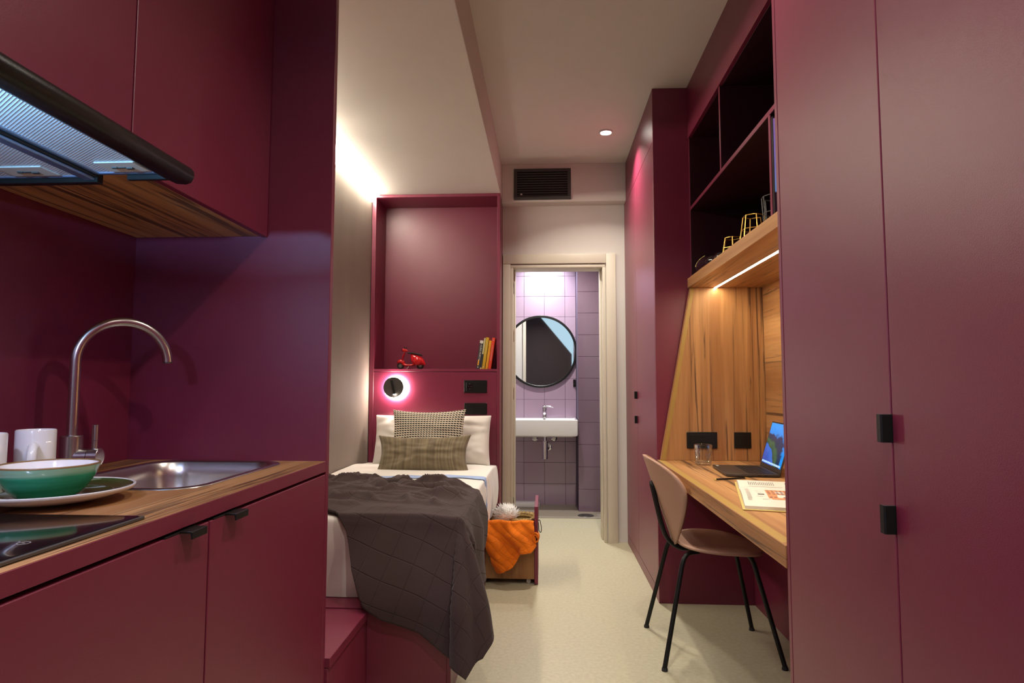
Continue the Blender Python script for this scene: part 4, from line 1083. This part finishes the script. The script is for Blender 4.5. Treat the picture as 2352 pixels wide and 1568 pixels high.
# ------------------------------------------------------------------ desk niche
DY0, DY1 = 1.594, 3.370
dk = thing('built_in_desk', 'built-in wood desk niche with slanted wood cheeks between the two wardrobes', 'desk', (0.87, 2.48, 0.68))
bx('top', (0.585, XR - .012, DY0, DY1 - .001, 0.685, 0.740), DESKW, dk)
bx('edge_band', (0.5875, 0.618, DY0 + .026, DY1 - .026, 0.7398, 0.7405), EDGEY, dk, bev=0)  # flat yellow strip along the desk front
for a, b, nm in ((DY1 - .026, DY1 - .001, 'cheek_panel'), (DY0, DY0 + .024, 'cheek_panel')):
    bm = bmesh.new(); prism(bm, [(.600, .7405), (.768, 1.649), (XR - .012, 1.649), (XR - .012, .7405)], 1, a, b, .001); c = put(nm, bm, DESKV, dk)
bm = bmesh.new(); prism(bm, [(.606, .7415), (.772, 1.647), (.790, 1.647), (.624, .7415)], 1, DY1 - .0275, DY1 - .0258); put('edge_band', bm, EDGEY, dk)
bx('back_panel', (XR - .012, XR - .002, DY0, DY1 - .001, 0.685, 1.649), DESKW, dk, bev=0)
bx('shelf', (0.7605, XR - .002, DY0, DY1 - .001, 1.649, 1.702), DESKW, dk)
tag(bx('modesty_panel', (1.075, 1.09, DY0, DY1 - .001, 0.0, 0.684), BURG), 'burgundy panel closing the back of the knee space below the desk', 'panel')
ls = thing('led_strip.001', 'white LED strip recessed under the wood shelf over the desk', 'light', (0.90, 2.6, 1.645))
bx('diffuser', (.892, .906, DY0 + .03, DY1 - .030, 1.6465, 1.649), LED_D, ls, bev=0)
bx('profile', [(.8895, .892, DY0 + .03, DY1 - .028, 1.6470, 1.6492), (.906, .9085, DY0 + .03, DY1 - .028, 1.6470, 1.6492)], STEEL, ls, bev=0)

uu = thing('open_shelf_unit', 'dark burgundy open shelf unit with four bays over the desk', 'shelf', (0.95, 2.48, 1.7025))
UX = 0.778
for ya, yb in ((DY1 - .019, DY1 - .001), (DY0, DY0 + .018)):  # inner panels carry painted shade, front strips stay plain burgundy
    q = bx('side_panel', (UX + .0015, XR - .002, ya, yb, 1.7025, CZ - .001), BURG_SHADE, uu); bx('front_edge', (UX, UX + .0014, ya, yb, 1.7025, 2.4695), BURG, q, bev=0)
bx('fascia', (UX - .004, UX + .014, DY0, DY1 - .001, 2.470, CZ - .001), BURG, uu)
bx('top_panel', (UX + .014, XR - .002, DY0 + .018, DY1 - .019, 2.470, 2.488), BURG_SHADE, uu)
bx('back_panel', (XR - .012, XR - .002, DY0 + .018, DY1 - .019, 1.7025, 2.470), BURG_SHADE, uu, bev=0)
q = bx('middle_shelf', (UX + .0025, XR - .012, DY0 + .018, DY1 - .019, 2.070, 2.088), BURG_SHADE, uu); bx('front_edge', (UX + .001, UX + .0024, DY0 + .018, DY1 - .019, 2.070, 2.088), BURG, q, bev=0)
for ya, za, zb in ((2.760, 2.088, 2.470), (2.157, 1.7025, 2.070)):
    q = bx('divider', (UX + .003, XR - .012, ya, ya + .018, za, zb), BURG_SHADE, uu); bx('front_edge', (UX + .0015, UX + .0029, ya, ya + .018, za, zb), BURG, q, bev=0)

# things on the open shelf
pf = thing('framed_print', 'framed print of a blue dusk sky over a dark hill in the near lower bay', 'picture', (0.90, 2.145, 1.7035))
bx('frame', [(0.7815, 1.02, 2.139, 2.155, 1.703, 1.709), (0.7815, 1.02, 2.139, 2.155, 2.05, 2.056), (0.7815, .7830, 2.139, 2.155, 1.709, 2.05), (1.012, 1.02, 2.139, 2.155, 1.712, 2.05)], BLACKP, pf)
bx('print', (0.783, 1.012, 2.1405, 2.150, 1.709, 2.05), BLUEV, pf, bev=0)  # flat face with the blue-violet gradient


def wire_holder(name, label, x, y, r0, r1, h, m, n=6, mid=True, rz=0.2):
    t = thing(name, label, 'holder', (x, y, 1.7025), 'wire candle holders on the wood shelf')
    P = lambda r, z, k: Vector((x + r * math.cos(rz + 2 * PI * k / n), y + r * math.sin(rz + 2 * PI * k / n), 1.7025 + z))
    w_ = .0019
    bm = bmesh.new(); tube(bm, rounded([P(r1, h, k) for k in range(n)] + [P(r1, h, 0)], .012, 3)[:-1], w_, 6); put('top_ring', bm, m, t)
    bm = bmesh.new(); tube(bm, [P(r0, .0022, k) for k in range(n)] + [P(r0, .0022, 0)], w_, 6); put('base_ring', bm, m, t)
    for k in range(n):
        bm = bmesh.new(); tube(bm, [P(r0, .0022, k), P(r1, h, k)], w_ * 1.15, 6); put('wire', bm, m, t)
    if mid:
        bm = bmesh.new(); rm = lerp(r0, r1, .5); tube(bm, [P(rm, h * .5, k) for k in range(n)] + [P(rm, h * .5, 0)], w_ * .8, 6); put('middle_ring', bm, m, t)


wire_holder('wire_candle_holder', 'gold wire candle holder, the further and smaller of the two gold ones', .845, 2.835, .052, .036, .092, GOLD)
wire_holder('wire_candle_holder.001', 'gold wire candle holder nearer the framed print', .838, 2.530, .055, .040, .110, GOLD, rz=.5)
wire_holder('wire_basket', 'dark grey wire basket beside the divider on the wood shelf', .850, 2.305, .045, .052, .120, GREYM, n=10)
og = thing('ornament', 'glossy black rounded ornament with a yellow stripe at the far end of the wood shelf', 'ornament', (.83, 3.12, 1.7025))
bm = bmesh.new(); rings(bm, [[(.83 + hx * math.cos(2 * PI * i / 20), y, 1.7025 + max(.001, zc_ + hz * math.sin(2 * PI * i / 20))) for i in range(20)] for y, hx, zc_, hz in ((3.335, .008, .03, .02), (3.325, .035, .034, .033), (3.29, .050, .040, .039), (3.22, .056, .045, .044), (3.14, .054, .043, .042), (3.06, .044, .036, .035), (3.03, .03, .03, .028), (3.02, .006, .03, .01))]); o = put('body', bm, GLOSSB, og, smooth=80); sub(o, 1)
bm = bmesh.new(); rings(bm, [[(.83 + hx * math.cos(2 * PI * i / 20), y, 1.7025 + max(.001, zc_ + hz * math.sin(2 * PI * i / 20))) for i in range(20)] for y, hx, zc_, hz in ((3.045, .01, .026, .012), (3.02, .034, .028, .027), (2.97, .040, .033, .032), (2.92, .032, .028, .027), (2.90, .008, .024, .01))]); o = put('tail', bm, GLOSSB, og, smooth=80); sub(o, 1)
bm = bmesh.new(); tube(bm, [(.778, 3.255, 1.744), (.785, 3.25, 1.762), (.797, 3.235, 1.779), (.812, 3.20, 1.789)], .0035, 8); put('stripe', bm, COVERY, og)

# things on the desk
outlet('desk_outlet', 'black double socket plate on the far wood cheek behind the glass', .736, .893, .802, .888, DY1 - .026, False, 2)
outlet('desk_switch', 'black single switch plate on the far wood cheek behind the laptop', .980, 1.067, .804, .888, DY1 - .026, False, 1, 'switch')

gl = thing('glass_tumbler', 'cut glass tumbler on the desk in front of the double plate', 'glass', (.775, 3.16, .7405))
bm = bmesh.new(); gx, gy, gz, ng = .775, 3.16, .7410, 72
H_ = .098
rows = [(.036, 0), (.038, .002)] + [(.0385 + .0055 * t, .004 + (H_ - .004) * t) for t in [i / 26 for i in range(27)]]
L_ = []
for r, z in rows:
    ring = []
    for i in range(ng):
        a = 2 * PI * i / ng; t = z / H_
        cut = 0
        if .06 < t < .82:
            p1 = (a * 8 / (2 * PI) + t * 2.2) % 1; p2 = (a * 8 / (2 * PI) - t * 2.2) % 1
            cut = .0026 * (max(0, 1 - abs(p1 - .5) * 5) + max(0, 1 - abs(p2 - .5) * 5))
        rr = r - cut; ring.append((gx + rr * math.cos(a), gy + rr * math.sin(a), gz + z))
    L_.append(ring)
for r, z in ((.0425, H_ + .0008), (.0412, H_ - .001), (.0372, .018), (.034, .013), (.01, .012)):
    L_.append([(gx + r * math.cos(2 * PI * i / ng), gy + r * math.sin(2 * PI * i / ng), gz + z) for i in range(ng)])
rings(bm, L_); put('tumbler', bm, GLASSM, gl, smooth=25)

# laptop: front edge faces the room (-x), screen at +x
LA = math.radians(4); lm = Matrix.Translation((.782, 2.910, .7405)) @ Matrix.Rotation(-LA, 4, 'Z')
lt = thing('laptop', 'open dark grey laptop with a lake wallpaper on the desk', 'laptop', (.782, 2.91, .7405))
def lbox(nm, d, m_, par, MM=lm, bev=.001):
    bm = bmesh.new(); box(bm, *d, bev=bev)
    for v in bm.verts: v.co = MM @ v.co
    return put(nm, bm, m_, par)
LD, LW = .228, .312
bm = bmesh.new(); rings(bm, [[tuple(lm @ Vector((x, y, z))) for x, y in rrect(i, LD - i, -LW / 2 + i, LW / 2 - i, .012, 5)] for i, z in ((.006, .0005), (.0, .004), (.0, .0125), (.001, .0135))]); ba = put('base', bm, SPACEG, lt)
kb = lbox('keyboard', (.098, .205, -.138, .138, .0133, .0139), KEYS, ba, bev=0)
bm = bmesh.new()
for rI in range(6):
    for cI in range(14):
        x0, y0 = .101 + rI * .0172, -.136 + cI * .01945; box(bm, x0, x0 + .0152, y0, y0 + .0174, .0138, .0147)
for v in bm.verts: v.co = lm @ v.co
k_ = put('keys', bm, MATS['black_keys'], ba, smooth=0); k_['kind'] = 'stuff'
lbox('trackpad', (.010, .088, -.062, .062, .0134, .0137), SPACEG, ba, bev=0)
lbox('port', (.13, .145, -LW / 2 - .0003, -LW / 2 + .002, .006, .009), BLACKP, ba, bev=0); lbox('port', (.155, .170, -LW / 2 - .0003, -LW / 2 + .002, .006, .009), BLACKP, ba, bev=0)
lbox('sticker', (.012, .022, .098, .140, .01345, .0137), LABELM, ba, bev=0)
hm = lm @ Matrix.Translation((LD - .010, 0, .0140)) @ Matrix.Rotation(math.radians(17), 4, 'Y')
ld = lbox('lid', (.0, .0055, -LW / 2, LW / 2, .0, .218), SPACEG, lt, hm, .0018)
bm = bmesh.new(); bmp = lambda u, v: hm @ Vector((-.0004, lerp(LW / 2 - .008, -LW / 2 + .008, u), lerp(.020, .211, v)))
sheet(bm, bmp, 1, 1, uvfn=lambda u, v: (u, v)); put('screen', bm, SCREEN, ld, smooth=0)
DOCK = emit('dock_icons', (0.05, 0.35, 0.85, 1), 1.2)
bm = bmesh.new()
for k in range(15):
    y0 = LW / 2 - .018 - k * .0185; q = [hm @ Vector((-.0007, y0 - a, b)) for a, b in ((0, .024), (.013, .024), (.013, .033), (0, .033))]; bm.faces.new([bm.verts.new(p) for p in q])
put('dock_icons', bm, DOCK, ld, smooth=0)

# open book on the desk, pencil
bk2 = thing('open_book', 'open picture book with a yellow cover lying on the desk by the laptop', 'book', (.80, 2.28, .7405))
BM_ = Matrix.Translation((.690, 2.290, .7405)) @ Matrix.Rotation(-.245, 4, 'Z')      # spine along local y at x = ~0.17
def bkb(nm, d, m_, par, bev=.0008):
    bm = bmesh.new(); box(bm, *d, bev=bev)
    for v in bm.verts: v.co = BM_ @ v.co
    return put(nm, bm, m_, par)
# the spine runs across (local x); near page block and far page block
bkb('cover', (-.008, .310, -.272, .313, .0005, .0035), COVERY, bk2)
def page_block(nm, y0, y1, hi):
    bm = bmesh.new()
    def top(u, v):
        y = lerp(y0, y1, v); t = v if hi == 0 else 1 - v
        z = .0145 + .008 * math.sin(PI * min(1, t * 1.1) * .9) - .004 * t
        if t < .06: z -= .007 * (1 - t / .06)
        return BM_ @ Vector((lerp(0, .30, u), y, z))
    sheet(bm, top, 8, 20)
    n0 = len(bm.verts)
    bm.verts.ensure_lookup_table()
    bd = [e for e in bm.edges if e.is_boundary]
    r_ = bmesh.ops.extrude_edge_only(bm, edges=bd)
    for g in r_['geom']:
        if isinstance(g, bmesh.types.BMVert): g.co.z = .7405 + .0036
    put(nm, bm, PAPER, bk2, smooth=40)
    return top
tn = page_block('pages', .092, -.262, 0); tf = page_block('pages', .098, .305, 0)
def print_on(fn, u0, u1, v0, v1, nm, m_):
    bm = bmesh.new(); g = [[bm.verts.new(fn(lerp(u0, u1, i / 2), lerp(v0, v1, j / 3)) + Vector((0, 0, .0006))) for j in range(4)] for i in range(3)]
    for i in range(2):
        for j in range(3): bm.faces.new((g[i][j], g[i + 1][j], g[i + 1][j + 1], g[i][j + 1]))
    return bm
def merge_print(fn, cells, nm, m_):
    bm = bmesh.new()
    for u0, u1, v0, v1 in cells:
        g = [[bm.verts.new(fn(lerp(u0, u1, i / 2), lerp(v0, v1, j / 2)) + Vector((0, 0, .0006))) for j in range(3)] for i in range(3)]
        for i in range(2):
            for j in range(2): bm.faces.new((g[i][j], g[i + 1][j], g[i + 1][j + 1], g[i][j + 1]))
    put(nm, bm, m_, bk2, smooth=0)
rb = random.Random(5)
merge_print(tn, [(.27, .95, .14, .24), (.27, .37, .24, .66), (.46, .58, .24, .66), (.68, .95, .24, .66), (.37, .46, .40, .46), (.58, .68, .40, .46), (.30, .90, .62, .70)], 'orange_plan', INKO)
merge_print(tn, [(.285 + .046 * i, .312 + .046 * i, .16 + .085 * j, .19 + .085 * j + rb.uniform(0, .014)) for i in range(14) for j in range(6) if rb.random() < .8], 'dark_plan_detail', INKR)
merge_print(tn, [(.05, .05 + rb.uniform(.035, .05), .08 + .022 * i, .085 + .022 * i) for i in range(32)] + [(.15, .19, .25, .26), (.16, .215, .36, .37), (.17, .24, .44, .50), (.15, .22, .58, .588), (.20, .26, .70, .708)], 'text_lines', INK)
merge_print(tf, [(.12 + .022 * i, .128 + .022 * i, .22, .30 + rb.uniform(.12, .30)) for i in range(14)] + [(.12, .50, .10, .112), (.55, .95, .1, .5)], 'text_lines', INK)
bm = bmesh.new(); pa, pb = Vector((.690, 2.640, .7455)), Vector((.850, 2.705, .7455)); dpn = (pb - pa).normalized()
cyl(bm, pa, pa + dpn * .008, .0042, 6); 
pcl = thing('pencil', 'black pencil lying between the laptop and the open book', 'pencil', (.77, 2.67, .7415))
put('eraser', bm, COVERY, pcl)
bm = bmesh.new(); cyl(bm, pa + dpn * .008, pb - dpn * .022, .0042, 6); put('barrel', bm, BLACKP, pcl)
bm = bmesh.new(); cyl(bm, pb - dpn * .022, pb, .0042, 6, r1=.0006); put('tip', bm, MATS['honey_edge_band'], pcl)

# ------------------------------------------------------------------ desk chair
ch = thing('desk_chair', 'dusty pink shell chair with a slim black tube frame at the desk', 'chair', (.71, 2.83, 0))
cy0 = 2.815
def back_pt(u, v):
    # v: 0 bottom .. 1 top ; u: -1..1 across ; leaf shape, wide at two thirds
    z = lerp(.437, .825, v)
    hw = .235 * (math.sin(PI * (min(1, v * 1.0) ** .78) * .5 + .0) ** .9) * math.sqrt(max(0, 1 - max(0, (v - .55) / .45) ** 2.6))
    y = cy0 + u * hw
    x = .562 - .128 * v + .025 * math.sin(PI * v) * 0 + .11 * (abs(u * hw) / .235) ** 2
    return (x, y, z)
bm = bmesh.new(); sheet(bm, lambda u, v: back_pt(2 * u - 1, .004 + .992 * (1 - (1 - v) ** 1.4) if False else .004 + .992 * v), 28, 36); o = put('backrest', bm, PINK, ch, smooth=180); solid(o, .012); 
def seat_pt(u, v):
    a = 2 * PI * u; r = v
    ca, sa = math.cos(a), math.sin(a)
    ex = .172 * (abs(ca) ** .82) * (1 if ca > 0 else -1) * (1.0 if ca > 0 else 1.0); ey = .212 * (abs(sa) ** .88) * (1 if sa > 0 else -1)
    x, y = .735 + ex * r, cy0 - .03 + ey * r
    z = .452 + .012 * r ** 3 * (1 if ca < 0 else -.9) * abs(ca) + .010 * (abs(sa) * r) ** 2.2
    return (x, y, z)
bm = bmesh.new(); sheet(bm, seat_pt, 56, 14); o = put('seat', bm, PINK, ch, smooth=180); solid(o, .012)
TR = .0095
for nm, foot, top_, in_ in (('leg', (.470, 2.597, 0), (.560, 2.665, .395), (.640, 2.725, .432)), ('leg', (.470, 3.045, 0), (.555, 2.965, .395), (.640, 2.905, .432)),
                            ('leg', (.951, 2.632, 0), (.858, 2.690, .395), (.770, 2.725, .432)), ('leg', (.951, 3.037, 0), (.858, 2.955, .395), (.770, 2.905, .432))):
    bm = bmesh.new(); f = Vector(foot); tp = Vector(top_); tp2 = tp + (tp - f).normalized() * .045
    tube(bm, rounded([f + Vector((0, 0, .010)), tp2, Vector(in_)], .055, 8), TR, 12); l = put(nm, bm, BLACK, ch, smooth=60)
    bm = bmesh.new(); lathe(bm, [(0, 0), (.0125, 0), (.0125, .006), (.0105, .013), (0, .013)], foot[0], foot[1], 0, 16); put('foot_cap', bm, RUBBER, l)
bm = bmesh.new(); pts = []
def bq(s): return [(.640, cy0 + s * .016, .433), (.590, cy0 + s * .016, .420), (.530, cy0 + s * .016, .455), (.505, cy0 + s * .016, .52), (.467, cy0 + s * .016, .690)]
A, B_ = rounded(bq(-1), .05, 6), rounded(bq(1), .05, 6)
zt = A[-1]; arc = [Vector((zt.x - .003 * math.sin(PI * k / 6), cy0 - .016 * math.cos(PI * k / 6), zt.z + .016 * math.sin(PI * k / 6))) for k in range(1, 6)]
tube(bm, A + arc + B_[::-1], .0088, 12); put('back_support', bm, BLACK, ch, smooth=60)
bx('under_seat_plate', (.610, .800, cy0 - .11, cy0 + .11, .436, .4405), BLACK, ch)

# ------------------------------------------------------------------ bathroom things
mi = thing('round_mirror', 'round black-framed mirror on the lilac tiles above the washbasin', 'mirror', (-0.047, YBW, 1.453))
bm = bmesh.new(); lathe(bm, [(.326, -.012), (.345, -.012), (.348, -.008), (.348, .010), (.345, .013), (.330, .013), (.326, .009), (.326, -.012)], -0.047, YBW - .024, 1.453, 72, M=aim((0, -1, 0.0))); put('frame', bm, BLACKP, mi)
bm = bmesh.new(); lathe(bm, [(0, .004), (.328, .004), (.328, -.006), (0, -.006)], -0.047, YBW - .024, 1.453, 72, M=aim((0, -1, 0.0))); put('glass', bm, MIRROR, mi)

wa = thing('washbasin', 'white rectangular wall-hung washbasin under the round mirror', 'washbasin', (0, 5.82, .666))
BX0, BX1, BY0, BY1, BZ0, BZ1 = -0.52, 0.286, 5.612, 6.019, .668, .822
bm = bmesh.new()
R2 = lambda i, z, r, e=0: [(x, y, z) for x, y in rrect(BX0 + i, BX1 - i, BY0 + i, BY1 - i - e, r, 5)]
rings(bm, [R2(.03, BZ0, .03), R2(.004, BZ0 + .012, .016), R2(0, BZ0 + .03, .012), R2(0, BZ1 - .004, .012), R2(.004, BZ1, .010), R2(.018, BZ1 - .001, .02, .10), R2(.026, BZ1 - .012, .03, .10), R2(.06, BZ1 - .07, .05, .10), R2(.12, BZ1 - .085, .05, .08)])
put('basin', bm, CERAM, wa, smooth=40)
bm = bmesh.new(); lathe(bm, [(0, .003), (.02, .003), (.022, 0), (0, 0)], -0.1, 5.78, BZ1 - .085, 20); put('plug', bm, CHROME, wa)
bt = thing('basin_tap', 'small chrome lever tap on the back of the washbasin', 'tap', (-0.012, 5.955, BZ1))
bm = bmesh.new(); lathe(bm, [(0, 0), (.026, 0), (.026, .006), (.020, .012), (.019, .05), (.022, .085), (.022, .10), (0, .10)], -0.012, 5.955, BZ1 - .001, 24); put('body', bm, CHROME, bt, smooth=40)
bm = bmesh.new(); tube(bm, rounded([(-.012, 5.955, BZ1 + .055), (-.012, 5.90, BZ1 + .062), (-.012, 5.85, BZ1 + .045)], .03, 5), .012, 12); put('spout', bm, CHROME, bt, smooth=60)
bm = bmesh.new(); cyl(bm, (-.012, 5.955, BZ1 + .099), (-.012, 5.955, BZ1 + .118), .021, 24, bev=.004); tube(bm, [(-.005, 5.952, BZ1 + .112), (.035, 5.94, BZ1 + .108), (.072, 5.93, BZ1 + .099)], .0065, 8, False, [.009, .006, .005]); put('lever', bm, CHROME, bt, smooth=50)
tr = thing('drain_trap', 'chrome bottle trap hanging under the washbasin', 'trap', (-0.008, 5.83, .40))
bm = bmesh.new(); cyl(bm, (-.008, 5.83, .60), (-.008, 5.83, .667), .016, 18); put('pipe', bm, CHROME, tr)
bm = bmesh.new(); lathe(bm, [(0, 0), (.024, 0), (.027, .004), (.027, .148), (.029, .15), (.029, .163), (.02, .166), (0, .166)], -.008, 5.83, .452, 24); put('bottle', bm, CHROME, tr)
bm = bmesh.new(); tube(bm, [(-.008, 5.83, .545), (.02, 5.86, .545), (.022, 6.015, .545)], .014, 12); lathe(bm, [(0, 0), (.034, 0), (.034, .004), (.02, .010), (0, .010)], .022, 6.017, .545, 22, M=aim((0, -1, 0))); put('wall_pipe', bm, CHROME, tr)
for k, (xx, lb) in enumerate(((-.105, 'chrome angle valve left of the drain trap'), (.078, 'chrome angle valve right of the drain trap'))):
    v_ = thing('angle_valve', lb, 'valve', (xx, 6.0, .63), 'angle valves under the washbasin')
    bm = bmesh.new(); lathe(bm, [(0, 0), (.030, 0), (.030, .004), (.014, .012), (.012, .05), (.016, .052), (.016, .066), (0, .066)], xx, 6.018, .630, 20, M=aim((0, -1, 0))); put('body', bm, CHROME, v_)
    bm = bmesh.new(); cyl(bm, (xx, 5.985, .63), (xx, 5.985, .672), .006, 10); put('hose', bm, CHROME, v_)
hk = thing('robe_hook', 'small black hook on the tiled wall right of the mirror', 'hook', (.270, 6.0, 1.13))
bx('plate', (.262, .286, 6.008, 6.0215, 1.115, 1.185), BLACK, hk); bx('peg', (.268, .280, 5.985, 6.008, 1.135, 1.147), BLACK, hk)
dn = thing('floor_drain', 'dark round floor drain cover on the bathroom floor', 'drain', (.345, 5.53, .004))
bm = bmesh.new(); lathe(bm, [(0, .003), (.055, .003), (.058, .0045), (.066, .004), (.070, 0), (0, 0)], .345, 5.535, .0045, 36); put('cover', bm, GREYM, dn)
bm = bmesh.new(); tube(bm, [(.345 + .035 * math.cos(a), 5.535 + .035 * math.sin(a), .0078) for a in [2 * PI * i / 24 for i in range(24)]], .0012, 5, True); put('ring', bm, DARKIN, dn)
ds_ = thing('water_valve', 'chrome round valve low on the tiled pier, half hidden by the door frame', 'valve', (.513, 5.70, .17))
bm = bmesh.new(); lathe(bm, [(0, 0), (.026, 0), (.026, .004), (.014, .010), (.014, .03), (.020, .034), (.020, .05), (0, .05)], .513, 5.712, .172, 22, M=aim((0, -1, 0))); put('body', bm, CHROME, ds_)
